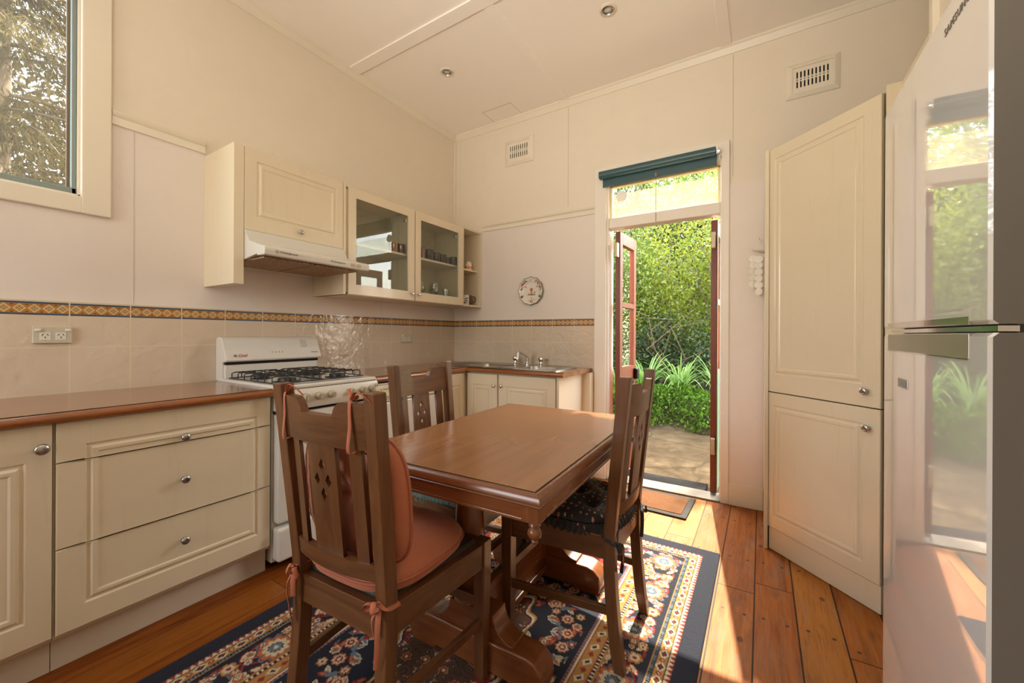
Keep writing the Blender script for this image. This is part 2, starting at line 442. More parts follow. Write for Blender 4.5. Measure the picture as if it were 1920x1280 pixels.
# ------------------------------------------------------------------ room shell
H = 3.08; XR = 3.05; XA = 3.41; YB = -4.7; YC = -1.30
M_ext = plain('outside_wall', (.5, .47, .4), .8)
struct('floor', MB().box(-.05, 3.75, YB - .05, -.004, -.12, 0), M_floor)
struct('ceiling', MB().box(-.15, 3.8, YB - .15, .15, H, H + .12), M_ceil)
# left wall with window opening
WY0, WY1, WZ0, WZ1 = -3.75, -2.565, 1.735, 2.86
wl = MB()
wl.box(-.12, 0, WY1, .12, 0, H).box(-.12, 0, YB, WY0, 0, H).box(-.12, 0, WY0, WY1, 0, WZ0).box(-.12, 0, WY0, WY1, WZ1, H)
wall_left = struct('wall_left', wl, M_up)
lo = MB().box(0, .004, WY1, -.001, 1.26, 2.115).box(0, .004, YB, WY1, 1.26, WZ0).box(0, .004, YB, WY0, WZ0, 2.115)
lo.build('lower_wall_lining', M_low, wall_left)
MB().box(0, .009, YB, -.001, .86, 1.268).build('tile_splashback', M_tileL, wall_left)
sm = MB(); sm.box(.004, .0052, -2.391, -2.389, 1.27, 2.11).box(.004, .0052, -.904, -.902, 1.27, 1.39); sm.build('lining_seam', plain('seam_line', (.58, .52, .47), .7), wall_left)  # thin darker lines along the lining joints
# back wall with door opening
DX0, DX1, DZ = 1.545, 2.36, 2.36
wb = MB()
wb.box(0, DX0, 0, .12, 0, H).box(DX1, 3.8, 0, .12, 0, H).box(DX0, DX1, 0, .12, DZ, H)
wall_back = struct('wall_back', wb, M_up)
lo = MB().box(0, 1.50, -.004, 0, 1.26, 2.10).box(2.40, XA, -.010, 0, .145, 2.147); lo.build('lower_wall_lining', M_low, wall_back)
MB().box(0, 1.475, -.009, 0, .86, 1.268).build('tile_splashback', M_tileB, wall_back)
sm = MB(); sm.box(1.218, 1.222, -.0012, 0, 2.2, 3.02).box(2.418, 2.422, -.0012, 0, 2.2, 3.02); sm.build('lining_seam', plain('seam_line_upper', (.55, .48, .38), .7), wall_back)  # thin darker lines along the upper wall joints
# right wall: alcove behind the pantry, projecting breast with a recess for the fridge
RY0, RY1, RZ = -2.33, -1.62, 1.80
wr = MB().box(XA, 3.75, YC, 0, 0, H).box(XR, 3.75, RY1, YC, 0, H).box(XR, 3.75, RY0, RY1, RZ, H).box(XR, 3.75, YB, RY0, 0, H).box(3.62, 3.75, RY0, RY1, 0, RZ)
wall_right = struct('wall_right', wr, M_up)
# wall behind the camera, with an added opening that lets in fill light
wf = MB().box(-.12, .35, YB - .12, YB, 0, H).box(1.25, 3.75, YB - .12, YB, 0, H).box(.35, 1.25, YB - .12, YB, 2.3, H).box(.35, 1.25, YB - .12, YB, 0, .9)
struct('wall_front', wf, M_up)
# trims
def cornice(name, a, b, inw):
    # a->b along the wall at the ceiling, inw = unit vector into the room
    a = Vector(a); b = Vector(b); d = (b - a); iw = Vector(inw)
    prof = [(0, -.052), (.006, -.052), (.010, -.045), (.026, -.018), (.034, -.010), (.036, 0), (0, 0)]
    R = lambda p: [p + iw * o + Vector((0, 0, z)) for o, z in prof]
    return struct(name, MB().loft([R(a), R(b)]), M_trim)
cornice('trim_1', (0, YB, H), (0, 0, H), (1, 0, 0))
cornice('trim_2', (0, 0, H), (3.41, 0, H), (0, -1, 0))
def rail(name, a, b, inw, z0=2.112, z1=2.178):
    a = Vector(a); b = Vector(b); iw = Vector(inw)
    h = z1 - z0
    prof = [(0, z0), (.016, z0), (.016, z0 + h * .55), (.011, z0 + h * .6), (.020, z0 + h * .72), (.024, z0 + h * .82), (.018, z0 + h * .9), (.021, z1), (0, z1)]
    R = lambda p: [p + iw * o + Vector((0, 0, z)) for o, z in prof]
    return struct(name, MB().loft([R(a), R(b)]), M_trim)
rail('trim_3', (0, -2.47, 0), (0, -2.101, 0), (1, 0, 0), 2.108, 2.172)
rail('trim_4', (0.345, 0, 0), (1.458, 0, 0), (0, -1, 0), 2.098, 2.155)
struct('trim_5', MB().box(0, .018, -.018, 0, 2.10, H - .04).box(0, .007, -.007, 0, 1.27, 2.1), M_trim)
struct('trim_6', MB().box(XR - .016, XR + .001, YC - .012, YC + .016, 0, H), M_trim)
struct('trim_7', MB().box(.03, 3.0, -1.225, -1.135, H - .010, H), M_ceil, bevel=.002)
struct('trim_8', MB().box(1.175, 1.24, -1.135, -.03, H - .008, H), M_ceil, bevel=.002)
struct('trim_9', MB().box(2.345, 2.41, -1.135, -.03, H - .008, H), M_ceil, bevel=.002)
struct('baseboard_back', MB().box(2.402, 2.601, -.022, 0, 0, .148), M_trim, bevel=.004)
# ceiling hatch, outlined by its joint
hm = MB(); hm.box(.50, .79, -.225, -.222, H - .0015, H).box(.50, .502, -.225, -.04, H - .0015, H).box(.79, .792, -.225, -.04, H - .0008, H)
struct('trim_10', hm, plain('hatch_joint', (.42, .34, .25), .8))
# ---------------- left window
win = thing('window_1', (0, -3.15, WZ0), kind='structure')
A = MB()
for (y0, y1, z0, z1) in ((WY1 - .005, WY1 + .093, WZ0 - .072, WZ1 + .09), (WY0 - .09, WY0 + .005, WZ0 - .072, WZ1 + .09)):
    A.box(0, .024, y0, y1, z0, z1)
A.box(0, .0235, WY0, WY1, WZ0 - .072, WZ0 + .003).box(0, .0235, WY0, WY1, WZ1, WZ1 + .09)
A.build('architrave', M_trim, win, bevel=.005)
A = MB(); t_ = .012
A.box(-.06, .002, WY1 - t_, WY1, WZ0, WZ1).box(-.06, .002, WY0, WY0 + t_, WZ0, WZ1).box(-.06, .002, WY0, WY1, WZ0, WZ0 + t_).box(-.06, .002, WY0, WY1, WZ1 - t_, WZ1)
A.build('reveal_lining', M_trim, win)
A = MB(); w_ = .03
y0, y1, z0, z1 = WY0 + t_, WY1 - t_, WZ0 + t_, WZ1 - t_
A.box(-.055, -.02, y1 - w_ * .55, y1, z0, z1).box(-.055, -.02, y0, y0 + w_, z0, z1).box(-.055, -.02, y0, y1, z0, z0 + w_).box(-.055, -.02, y0, y1, z1 - w_, z1)
A.build('window_frame', M_alu, win, bevel=.003)
A = MB(); A.box(-.062, -.05, y1 - .026, y1 - .012, z0 + .02, z1).box(-.062, -.05, y0, y1, z0 + .022, z0 + .034); A.build('sash_liner', M_winwood, win)
MB().box(-.047, -.043, y0 + .02, y1 - .012, z0 + .02, z1 - .02).build('pane', M_winglass, win)
# ---------------- french door
door = thing('door_1', (1.95, .03, 0), kind='structure')
A = MB()
A.box(1.458, 1.552, -.022, 0, 0, 2.448).box(2.352, 2.402, -.022, 0, 0, 2.42).box(1.458, 2.402, -.0215, 0, 2.352, 2.448)
A.build('architrave', M_white_trim, door, bevel=.004)
A = MB(); A.box(1.53, 1.568, -.004, .12, 0, 2.36).box(2.345, 2.375, -.004, .12, 0, 2.36).box(1.53, 2.375, -.004, .12, 2.325, 2.37)
A.build('door_jamb', M_white_trim, door, bevel=.003)
MB().box(1.568, 2.345, .0, .10, 1.965, 2.045).build('transom_bar', M_white_trim, door, bevel=.006)
A = MB(); A.box(1.568, 2.345, .025, .065, 2.292, 2.325).box(1.568, 1.586, .025, .065, 2.045, 2.3).box(2.33, 2.345, .025, .065, 2.045, 2.3)
A.build('transom_sash', plain('warm_sash_paint', (.80, .66, .36), .4), door)
pn = MB().box(1.583, 2.333, .043, .047, 2.045, 2.295).build('transom_pane', M_glass, door)
MB().box(1.584, 2.332, .0415, .0428, 2.045, 2.238).build('frosted_film', M_frost, pn)
MB().lathe([(.043, .038), (.043, .0405)], (0, 0, 0), 32, 1).xf(Matrix.Translation((1.655, 0, 2.215))).build('round_white_sticker', plain('white_sticker', (.9, .88, .8), .5), pn)
MB().box(1.568, 2.345, -.028, .125, -.05, .012).build('threshold', plain('weathered_sill', (.24, .21, .165), .8, bump=.5, bscale=90, var=.25), door)
def leaf(name, M, mface, mback):
    W_, T_, Hh = .385, .040, 1.925
    A = MB(); st = .058
    for (x0, x1, z0, z1) in ((0, st, 0, Hh), (W_ - st, W_, 0, Hh), (st, W_ - st, Hh - .095, Hh), (st, W_ - st, 1.33, 1.372), (st, W_ - st, .72, .855), (st, W_ - st, 0, .22)):
        A.box(x0, x1, 0, T_, z0, z1)
    A.box(st, W_ - st, .012, T_ - .012, .22, .72)
    A.xf(M); o = A.build(name, mface, door, bevel=.003)
    B = MB(); B.box(0, W_, -.0015, 0, 0, Hh - 0) if False else None
    G = MB().box(st - .004, W_ - st + .004, .018, .022, .85, 1.335).box(st - .004, W_ - st + .004, .018, .022, 1.368, Hh - .09); G.xf(M)
    G.build('pane', M_glass, o)
    Q = MB()
    for z in (.28, 1.72): Q.box(-.05, .004, T_ * .2, T_ * .8, z, z + .11).box(-.012, .03, -.003, .0, z, z + .11)
    Q.xf(M); Q.build('hinge', plain('old_brass_hinge' + name, (.5, .42, .3), .5, .6), o, bevel=.002)
    return o
# left leaf: local x -> +y (slightly towards +x), local y (thickness) -> +x... interior face at high local y
def leafM(x, y, ang, flip):
    c, s = math.cos(ang), math.sin(ang)
    u = Vector((s, c, 0)); v = Vector((c, -s, 0)) * (1 if not flip else -1)
    return frame_from((x, y, .022), u, v, (0, 0, 1))
lf = leaf('door_leaf', leafM(1.604, .055, math.radians(3.4), False), M_doorwood, None)
k = MB().box(.325, .392, .040, .072, .735, .83); k.xf(leafM(1.604, .055, math.radians(3.4), False)); k.build('rim_lock', plain('black_lock_metal', (.012, .014, .014), .22, .4), lf, bevel=.012, seg=3)
lf2 = leaf('door_leaf', leafM(2.321, .085, math.radians(0), True), M_doorwood, None)
g = MB().box(0, .385, -.0025, -.0005, 0, 1.925); g.xf(leafM(2.321, .085, 0, True))
B_ = MB()
for (x0, x1, z0, z1) in ((.002, .058, 0, 1.925), (.327, .385, 0, 1.925), (.058, .327, 1.83, 1.925), (.058, .327, 1.33, 1.372), (.058, .327, 0, .855)): B_.box(x0, x1, -.003, -.0003, z0, z1)
B_.xf(leafM(2.321, .085, 0, True)); B_.build('outside_paint', M_doorgreen, lf2)
# ---------------- roller blind
bl = thing('roller_blind', (1.92, -.055, 2.29), 'dark teal roller blind rolled up above the garden door', 'blind')
A = MB(); A.lathe([(.031, 1.512), (.031, 2.322)], (0, 0, 0), 24, 0).xf(Matrix.Translation((0, -.055, 2.372))); A.build('fabric_roll', M_blind, bl, smooth=40)
A = MB().box(1.53, 2.326, -.036, -.033, 2.285, 2.372); A.box(1.53, 2.326, -.039, -.030, 2.283, 2.297); A.build('hanging_fabric', M_blind, bl)
MB().box(1.506, 1.511, -.075, -.02, 2.35, 2.395).build('bracket', M_chrome, bl)
MB().box(2.327, 2.333, -.075, -.02, 2.345, 2.395).lathe([(.012, 2.330), (.012, 2.345)], (0, -.055, 2.37), 12, 0).build('bracket', M_chrome, bl)
A = MB(); A.tube([(1.93, -.036, 2.285), (1.93, -.036, 2.02)], .0018, 5).tube([(1.93, -.036, 2.02), (1.93, -.036, 1.96)], .0028, 6); A.tube([(1.93, -.04, 2.29), (1.93, -.04, 2.315)], .006, 8); A.build('pull_cord', plain('cord_beige', (.35, .24, .14), .7), bl)
# ------------------------------------------------------------------ cabinetry
FL = lambda x, y, z: frame_from((x, y, z), (0, 1, 0), (0, 0, 1), (1, 0, 0))      # front facing +x, local x -> +y
FB = lambda x, y, z: frame_from((x, y, z), (1, 0, 0), (0, 0, 1), (0, -1, 0))     # front facing -y, local x -> +x
def front(name, M, w, h, parent, mat=None, **kw):
    return panel(MB(), w, h, **kw).xf(M).build(name, mat or M_lam, parent, smooth=25)
KN = [(.0075, 0), (.006, .004), (.0055, .012), (.009, .016), (.0145, .020), (.0155, .0235), (.013, .0275), (.006, .0295)]
def knob(M, x, y, parent, s=1.0, mat=None, name='knob'):
    return MB().lathe([(r * s, h * s) for r, h in KN], (x, y, 0), 20, 2).xf(M).build(name, mat or M_knob, parent, smooth=50)
XF = .62
# drawer unit
u = thing('drawer_cabinet', (.3, -2.40, 0), 'cream three-drawer base cabinet beside the white stove, its moulding running across the drawers', 'cabinet', 'cream base cabinets')
MB().box(.012, XF - .02, -2.742, -2.058, .11, .834).build('carcass', M_lam, u)
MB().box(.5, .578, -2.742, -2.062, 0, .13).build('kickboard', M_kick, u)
w = .676; y0 = -2.738
for z0, z1, mt, mb_, kz in ((.699, .833, .082, 0, .716), (.412, .696, 0, 0, .548), (.128, .409, 0, .075, .304)):
    d = front('drawer', FL(XF, y0, z0), w, z1 - z0, u, mL=.066, mR=.054, mT=mt, mB=mb_)
    knob(FL(XF, y0, z0), .343, kz - z0, d)
u = thing('base_cabinet', (.3, -3.05, 0), 'cream base cabinet with a moulded door at the left edge of the photo', 'cabinet', 'cream base cabinets')
MB().box(.012, XF - .02, -3.40, -2.744, .11, .834).build('carcass', M_lam, u)
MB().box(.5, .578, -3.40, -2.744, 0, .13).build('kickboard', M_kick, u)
d = front('door', FL(XF, -3.20, .128), .454, .705, u, mL=.056, mR=.056, mT=.115, mB=.08)
knob(FL(XF, -3.20, .128), .428, .63, d, 1.15)
# worktops
def nose(mb, a, b, out, zc=.851, r=.016):
    a = Vector(a); b = Vector(b); o = Vector(out)
    pts = [(-.03, -r), (0, -r), (.007, -r * .8), (.012, -r * .3), (.013, r * .2), (.009, r * .75), (.002, r), (-.03, r)]
    R = lambda p: [p + o * q + Vector((0, 0, zc + z)) for q, z in pts]
    return mb.loft([R(a), R(b)])
t = thing('worktop', (.3, -2.75, .835), 'reddish wooden worktop with rounded edge above the three-drawer cabinet', 'worktop')
MB().box(.002, .626, -3.40, -2.052, .835, .867).build('slab', M_bench_y, t)
nose(MB(), (.636, -3.40, 0), (.636, -2.052, 0), (1, 0, 0)).build('rounded_edge', M_bench_e, t, smooth=40)
t = thing('worktop', (.6, -.6, .835), 'L-shaped wooden worktop in the corner, holding the steel sink', 'worktop')
YF = -.56
bw = [(.50, .86), (.98, 1.28)]  # bowls in x
by = (-.45, -.17)
MB().box(.002, .58, -1.488, YF + .012, .835, .867).build('left_wing', M_bench_y, t)
A = MB().box(.002, 1.435, by[1], -.0095, .835, .867).box(.58, 1.435, YF + .012, by[0], .835, .867).box(.002, .58, YF + .012, by[0], .835, .867)
A.box(.002, bw[0][0], by[0], by[1], .835, .867).box(bw[0][1], bw[1][0], by[0], by[1], .835, .867).box(bw[1][1], 1.435, by[0], by[1], .835, .867)
A.build('back_wing', M_bench_x, t)
nose(MB(), (.588, -1.488, 0), (.588, YF, 0), (1, 0, 0)).build('rounded_edge', M_bench_e, t, smooth=40)
nose(MB(), (.588, YF + .012, 0), (1.437, YF + .012, 0), (0, -1, 0)).build('rounded_edge', M_bench_ex, t, smooth=40)
# corner cabinets
u = thing('base_cabinet', (.3, -.72, 0), 'narrow cream corner base cabinet right of the dishwasher', 'cabinet', 'cream base cabinets')
MB().box(.012, .56, -.865, -.50, .11, .834).build('carcass', M_lam, u)
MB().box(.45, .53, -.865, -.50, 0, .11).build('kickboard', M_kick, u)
front('door', FL(.578, -.862, .125), .30, .700, u, mL=.05, mR=.05, mT=.09, mB=.07)
u = thing('sink_cabinet', (1.0, -.3, 0), 'cream base cabinet with two doors under the steel sink', 'cabinet', 'cream base cabinets')
A = MB().box(.58, 1.375, -.51, -.012, .11, .60).box(.58, 1.375, -.51, -.47, .6, .834).box(.58, 1.375, -.14, -.012, .6, .834); A.build('carcass', M_lam, u)
MB().box(.58, 1.39, -.47, -.44, 0, .11).build('kickboard', M_kick, u)
MB().box(1.376, 1.394, -.53, -.10, 0, .834).build('end_panel', M_lam, u)
MB().box(1.394, 1.455, -.10, -.012, 0, .834).build('filler_strip', M_lam, u)
d = front('door', FB(.584, -.53, .125), .289, .700, u, mL=.05, mR=.05, mT=.085, mB=.075); knob(FB(.584, -.53, .125), .265, .612, d, .8, M_chrome)
d = front('door', FB(.888, -.53, .125), .478, .700, u, mL=.065, mR=.065, mT=.085, mB=.075); knob(FB(.888, -.53, .125), .028, .615, d, .8, M_chrome)
# sink
s = thing('kitchen_sink', (.75, -.3, .868), 'stainless steel double sink with drainer set in the corner worktop', 'sink')
def rrect(x0, x1, y0, y1, r, n=6):
    out = []
    for cx, cy, a0 in ((x1 - r, y0 + r, -90), (x1 - r, y1 - r, 0), (x0 + r, y1 - r, 90), (x0 + r, y0 + r, 180)):
        for k in range(n + 1):
            a = math.radians(a0 + 90 * k / n); out.append((cx + r * math.cos(a), cy + r * math.sin(a)))
    return out
me = shape2d([rrect(.20, 1.345, -.515, -.045, .06), rrect(bw[0][0] + .006, bw[0][1] - .006, by[0] + .006, by[1] - .006, .05), rrect(bw[1][0] + .006, bw[1][1] - .006, by[0] + .006, by[1] - .006, .05)], .005)
me.transform(Matrix.Translation((0, 0, .8705))); link('rim', me, M_steel, s)
for x0, x1 in bw:
    rings = []
    for ins, z in ((.006, .8715), (.010, .862), (.014, .80), (.03, .735), (.06, .725)):
        rings.append([(px_, py_, z) for px_, py_ in rrect(x0 + ins, x1 - ins, by[0] + ins, by[1] - ins, .05)])
    MB().loft(list(reversed(rings)), cap=False).add(rings[-1], [tuple(range(len(rings[-1])))]).build('bowl', M_steel, s, smooth=50, fix=False)
A = MB(); A.loft([[(x, y, .8735) for x, y in rrect(.20, 1.345, -.515, -.045, .06)], [(x, y, .878) for x, y in rrect(.205, 1.34, -.51, -.05, .057)], [(x, y, .8735) for x, y in rrect(.215, 1.33, -.50, -.06, .05)]], cap=False); A.build('rolled_edge', M_chrome, s, smooth=60)
A = MB()
for k in range(7): A.box(.25, .47, -.42 + k * .042, -.408 + k * .042, .8725, .876)
A.build('drainer_ridge', M_steel, s, bevel=.002)
tp = thing('kitchen_tap', (.89, -.095, .873), 'chrome mixer tap with bent spout and two crystal handles behind the sink', 'tap')
MB().lathe([(.02, .873), (.02, .882), (.013, .89), (.013, .915), (.016, .917), (.016, .925), (.012, .928)], (.89, -.095, 0), 20).build('tap_base', M_chrome, tp, smooth=40)
MB().tube([(.89, -.095, .92), (.888, -.10, .94), (.893, -.13, .955), (.905, -.22, .98), (.910, -.262, .992), (.913, -.285, .991), (.915, -.298, .975), (.9155, -.302, .93)], .0105, 12).build('spout', M_chrome, tp, smooth=60)
M_crystal = glassmat('crystal_handle', (.9, .9, .88), 1.2)
for x in (.772, 1.025):
    h = MB().lathe([(.022, .873), (.022, .880), (.013, .886), (.012, .905), (.018, .909)], (x, -.095, 0), 16).build('tap_handle', M_chrome, tp, smooth=40)
    MB().lathe([(.014, .908), (.023, .913), (.025, .925), (.020, .938), (.008, .944)], (x, -.095, 0), 8).build('crystal_grip', M_chrome, h)
# ------------------------------------------------------------------ wall cabinets
XU = .34
u = thing('hood_cabinet', (.17, -1.77, 1.384), 'cream wall cabinet with a lift-up moulded door above the range hood', 'wall cabinet', 'cream wall cabinets')
MB().box(.003, XU, -2.101, -2.055, 1.384, 2.094).build('side_panel', M_lam, u)
MB().box(.003, XU, -1.482, -1.464, 1.384, 2.094).build('side_panel', M_lam, u)
MB().box(.003, XU - .02, -2.055, -1.482, 1.67, 2.094).build('carcass', M_lam, u)
d = front('door', FL(XU, -2.052, 1.667), .568, .424, u, mL=.058, mR=.045, mT=.058, mB=.07)
knob(FL(XU, -2.052, 1.667), .288, .042, d, .9)
hd = thing('range_hood', (.27, -1.77, 1.5), 'white slide-out range hood with brown greasy filters above the stove', 'range hood')
def along_y(prof, y0, y1): return MB().loft([[(x, y0, z) for x, z in prof], [(x, y1, z) for x, z in prof]])
along_y([(.02, 1.667), (.338, 1.667), (.385, 1.602), (.49, 1.572), (.49, 1.53), (.34, 1.512), (.02, 1.512)], -2.052, -1.484).build('hood_body', M_hoodw, hd, bevel=.003)
along_y([(.475, 1.573), (.535, 1.560), (.549, 1.552), (.552, 1.540), (.549, 1.520), (.545, 1.514), (.475, 1.517)], -2.058, -1.450).build('front_lip', M_hoodw, hd, bevel=.004)
t_ = NT('greasy_filter_mesh'); vv = t_.voro(t_.pos(), 170); gg = t_.noise(t_.pos(), 22, 4)
t_.bsdf(t_.mix(t_.math('GREATER_THAN', vv, .42), t_.mix(gg, (.42, .25, .12), (.62, .42, .24)), (.22, .12, .06)), .5, 0)
for y0, y1 in ((-2.035, -1.775), (-1.765, -1.50)): MB().box(.10, .50, y0, y1, 1.506, 1.513).build('filter', t_.m, hd)
MB().box(.075, .10, -2.05, -1.485, 1.502, 1.513).build('filter_rail', M_whiteplastic, hd)
for y in (-1.565, -1.525):
    b_ = MB().box(.548, .5545, y - .014, y + .014, 1.528, 1.545).build('slider_switch', M_beigeplastic, hd, bevel=.002)
def txt(s_, size, M, mat, parent, name='lettering', sp=1.0):
    me = textmesh(s_, size, .0004, sp); me.transform(M); return link(name, me, mat, parent)
txt('Westinghouse', .0155, FL(.5525, -1.985, 1.532), M_ink, hd)
txt('Westinghouse', .0125, FL(.5525, -1.69, 1.532), M_ink, hd)
for y, r in ((-2.0, .0085), (-1.702, .0065)):
    A = MB(); A.loft([[(.5528, y + rr * math.cos(a * PI / 12), 1.537 + rr * math.sin(a * PI / 12)) for a in range(24)] for rr in (r, r * .86)], cap=False)
    A.box(.5523, .553, y - r * .5, y - r * .35, 1.5345, 1.5395).box(.5523, .553, y - r * .08, y + r * .08, 1.5345, 1.5385).box(.5523, .553, y + r * .35, y + r * .5, 1.5345, 1.5395).box(.5523, .553, y - r * .5, y + r * .5, 1.5335, 1.5348)
    A.build('emblem', M_ink, hd)
# glass-door cabinet
u = thing('glass_cabinet', (.17, -.86, 1.384), 'cream wall cabinet with two glass doors holding cups and glasses', 'wall cabinet', 'cream wall cabinets')
y0, y1, z0, z1 = -1.462, -.282, 1.384, 2.08
A = MB().box(.003, XU - .018, y0, y0 + .018, z0, z1).box(.003, XU - .018, y1 - .018, y1, z0, z1).box(.003, XU - .018, y0, y1, z0, z0 + .016).box(.003, XU - .018, y0, y1, z1 - .016, z1)
A.build('carcass', M_lam, u)
MB().box(.003, .008, y0 + .018, y1 - .018, z0 + .016, z1 - .016).build('back_panel', M_lamin, u)
MB().box(.008, .30, y0 + .018, y1 - .018, 1.722, 1.738).build('shelf', M_lamin, u)
MB().box(.008, XU - .02, -.869, -.857, z0 + .016, z1 - .016).build('divider', M_lamin, u)
for (ya, yb, kx) in ((-1.444, -.870, .547), (-.860, -.284, .03)):
    w_, h_ = yb - ya, .69; M = FL(XU, ya, 1.388)
    me = shape2d([[(0, 0), (w_, 0), (w_, h_), (0, h_)], [(.056, .066), (w_ - .063, .066), (w_ - .063, h_ - .062), (.056, h_ - .062)]], .018)
    me.transform(M @ Matrix.Translation((0, 0, -.009))); d = link('door', me, M_lam, u, bevel=.003)
    MB().box(.05, w_ - .057, .06, h_ - .056, -.011, -.008).xf(M).build('glass_pane', M_cabglass, d)
    knob(M, kx, .048, d, .8, M_chrome)
    hg = MB().box(w_ - .085 if ya < -1 else w_ - .10, w_ - .06, h_ - .11, h_ - .085, -.03, -.012).xf(M)
    hg.build('hinge', M_steel, d)
u = thing('open_shelf_unit', (.17, -.14, 1.384), 'narrow cream open shelf unit in the corner beside the glass cabinet', 'shelf')
A = MB().box(.003, XU, -.0235, -.006, z0, z1 + .01).box(.003, XU, -.279, -.0235, z0, z0 + .016).box(.003, XU, -.279, -.0235, z1 - .006, z1 + .01).box(.003, .009, -.279, -.0235, z0, z1).box(.003, XU, -.282, -.277, z0, z1)
A.build('carcass', M_lam, u)
MB().box(.009, .30, -.277, -.0235, 1.715, 1.730).build('shelf', M_lam, u)
# ------------------------------------------------------------------ crockery
def vessel(name, loc, prof, mat, label, cat, group=None, n=24):
    o = MB().lathe(prof, (0, 0, 0), n, 2, cap=False).build(name, mat, None, smooth=50, world=False, fix=False)
    o.location = loc; return tag(o, label, cat, group)
def cup(r, h, th=.003): return [(.001, .002), (r * .9, 0), (r, .006), (r * 1.02, h), (r * 1.02 - th, h), (r - th, .008), (.001, .006)]
ZS, ZB = 1.7385, 1.4005
M_amber = [glassmat('amber_glass', (.85, .42, .08), 1.0), glassmat('red_orange_glass', (.62, .10, .03), 1.0), glassmat('olive_glass', (.35, .33, .06), 1.0)]
M_plum = plain('dark_plum_glaze', (.035, .012, .012), .14); M_rose = glassmat('pink_glass', (.75, .30, .28), 1.2)
M_darkc = plain('charcoal_glaze', (.03, .03, .032), .2); M_greenp = plain('green_glaze', (.06, .18, .07), .2)
M_clear = glassmat('clear_tumbler_glass', (.94, .96, .95), 1.6)
for k, (y, m, l) in enumerate(((-.985, 0, 'amber glass tumbler, leftmost on the glass cabinet shelf'), (-.918, 1, 'red-orange glass tumbler on the glass cabinet shelf'), (-.925, 2, 'olive glass tumbler standing behind the amber ones in the cabinet'))):
    vessel('tumbler', (.245 if k < 2 else .17, y if k < 2 else -.80, ZS), cup(.031, .078), M_amber[m], l, 'tumbler', 'coloured tumblers in the glass cabinet')
for k, y in enumerate((-.755, -.70)):
    vessel('tumbler', (.20 + .05 * k, y, ZS), cup(.027, .098), M_rose, ('pink glass tumbler at the back left of the right glass door', 'pink glass tumbler in front of the dark mugs')[k], 'tumbler', 'pink tumblers in the glass cabinet')
ml = ('largest dark plum mug behind the right glass door', 'second dark plum mug from the left behind the right glass door', 'third dark plum mug from the left behind the right glass door', 'fourth dark mug from the left behind the right glass door', 'rightmost dark mug behind the right glass door')
for k, (x, y, h) in enumerate(((.255, -.625, .088), (.26, -.545, .078), (.265, -.475, .072), (.25, -.405, .062), (.275, -.338, .072))):
    o = thing('mug', (x, y, ZS), ml[k], 'mug', 'dark mugs in the glass cabinet')
    b_ = MB().lathe(cup(.034 if k else .038, h), (0, 0, 0), 24, 2, cap=False).build('mug_body', M_plum if k < 3 else M_darkc, o, smooth=50, world=False, fix=False)
    MB().tube([(.0, .033, h * .8), (.0, .055, h * .72), (0, .058, h * .45), (0, .034, h * .25)], .0045, 8).build('handle', M_plum if k < 3 else M_darkc, o, smooth=60, world=False)
vessel('bowl', (.25, -.985, ZB), [(.001, .003), (.032, 0), (.04, .006), (.052, .03), (.053, .042), (.049, .042), (.046, .03), (.001, .01)], M_darkc, 'small charcoal bowl on the cabinet floor', 'bowl')
for k in range(3):
    vessel('plate', (.20, -1.19, ZB + k * .0075), [(.001, .003), (.07, 0), (.085, .004), (.125, .016), (.125, .019), (.085, .008), (.001, .006)], M_greenp, ('green plate, lowest of the stack in the glass cabinet', 'green plate, middle of the stack in the glass cabinet', 'green plate on top of the stack in the glass cabinet')[k], 'plate', 'green plates in the glass cabinet')
vessel('plate', (.20, -.75, ZB), [(.001, .003), (.05, 0), (.062, .004), (.085, .012), (.085, .015), (.06, .008), (.001, .006)], M_greenp, 'small green plate behind the right glass door', 'plate')
wg = [(.03, 0), (.031, .003), (.005, .008), (.004, .045), (.012, .055), (.038, .085), (.044, .11), (.040, .14), (.034, .155), (.032, .155), (.038, .14), (.042, .11), (.036, .086), (.01, .058)]
for k, (x, y) in enumerate(((.20, -.67), (.27, -.58), (.20, -.51))):
    vessel('wine_glass', (x, y, ZB), wg, M_clear, ('round clear wine glass, left of the three behind the right glass door', 'round clear wine glass nearest the right glass door', 'round clear wine glass, right of the three behind the right glass door')[k], 'glass', 'wine glasses in the glass cabinet')
for k, (x, y) in enumerate(((.26, -.43), (.21, -.36))):
    vessel('tumbler', (x, y, ZB), cup(.03, .12), M_clear, ('tall clear tumbler beside the wine glasses', 'tall clear tumbler in the corner of the glass cabinet')[k], 'tumbler', 'clear tumblers in the glass cabinet')
# open shelf: canister, mug, jug
cn = thing('canister', (.250, -.100, 1.7305), 'white canister with orange rings on the open corner shelf', 'canister')
MB().lathe([(.034, 0), (.036, .004), (.036, .05), (.034, .056), (.03, .062), (.03, .066)], n=24).build('canister_body', plain('white_glaze', (.78, .74, .66), .2), cn, smooth=50, world=False)
MB().lathe([(.031, .066), (.031, .074), (.012, .078), (.008, .086), (.001, .088)], n=20).build('lid', plain('white_glaze_lid', (.78, .74, .66), .2), cn, smooth=50, world=False)
A = MB()
for a0 in range(0, 360, 45):
    ring = []
    for rr in (.013, .008):
        ring.append([(.0368 * math.cos(math.radians(a0) + rr * math.cos(t) / .036), .0368 * math.sin(math.radians(a0) + rr * math.cos(t) / .036), .024 + rr * math.sin(t)) for t in [2 * PI * q / 16 for q in range(16)]])
    A.loft(ring, cap=False); c_ = ring[1]; A.add(ring[1], [tuple(range(16))])
A.build('orange_ring', plain('orange_glaze', (.75, .22, .02), .3), cn, world=False, fix=False)
mg = thing('mug', (.285, -.185, 1.4005), 'white mug with a dark painted figure on the bottom open shelf', 'mug')
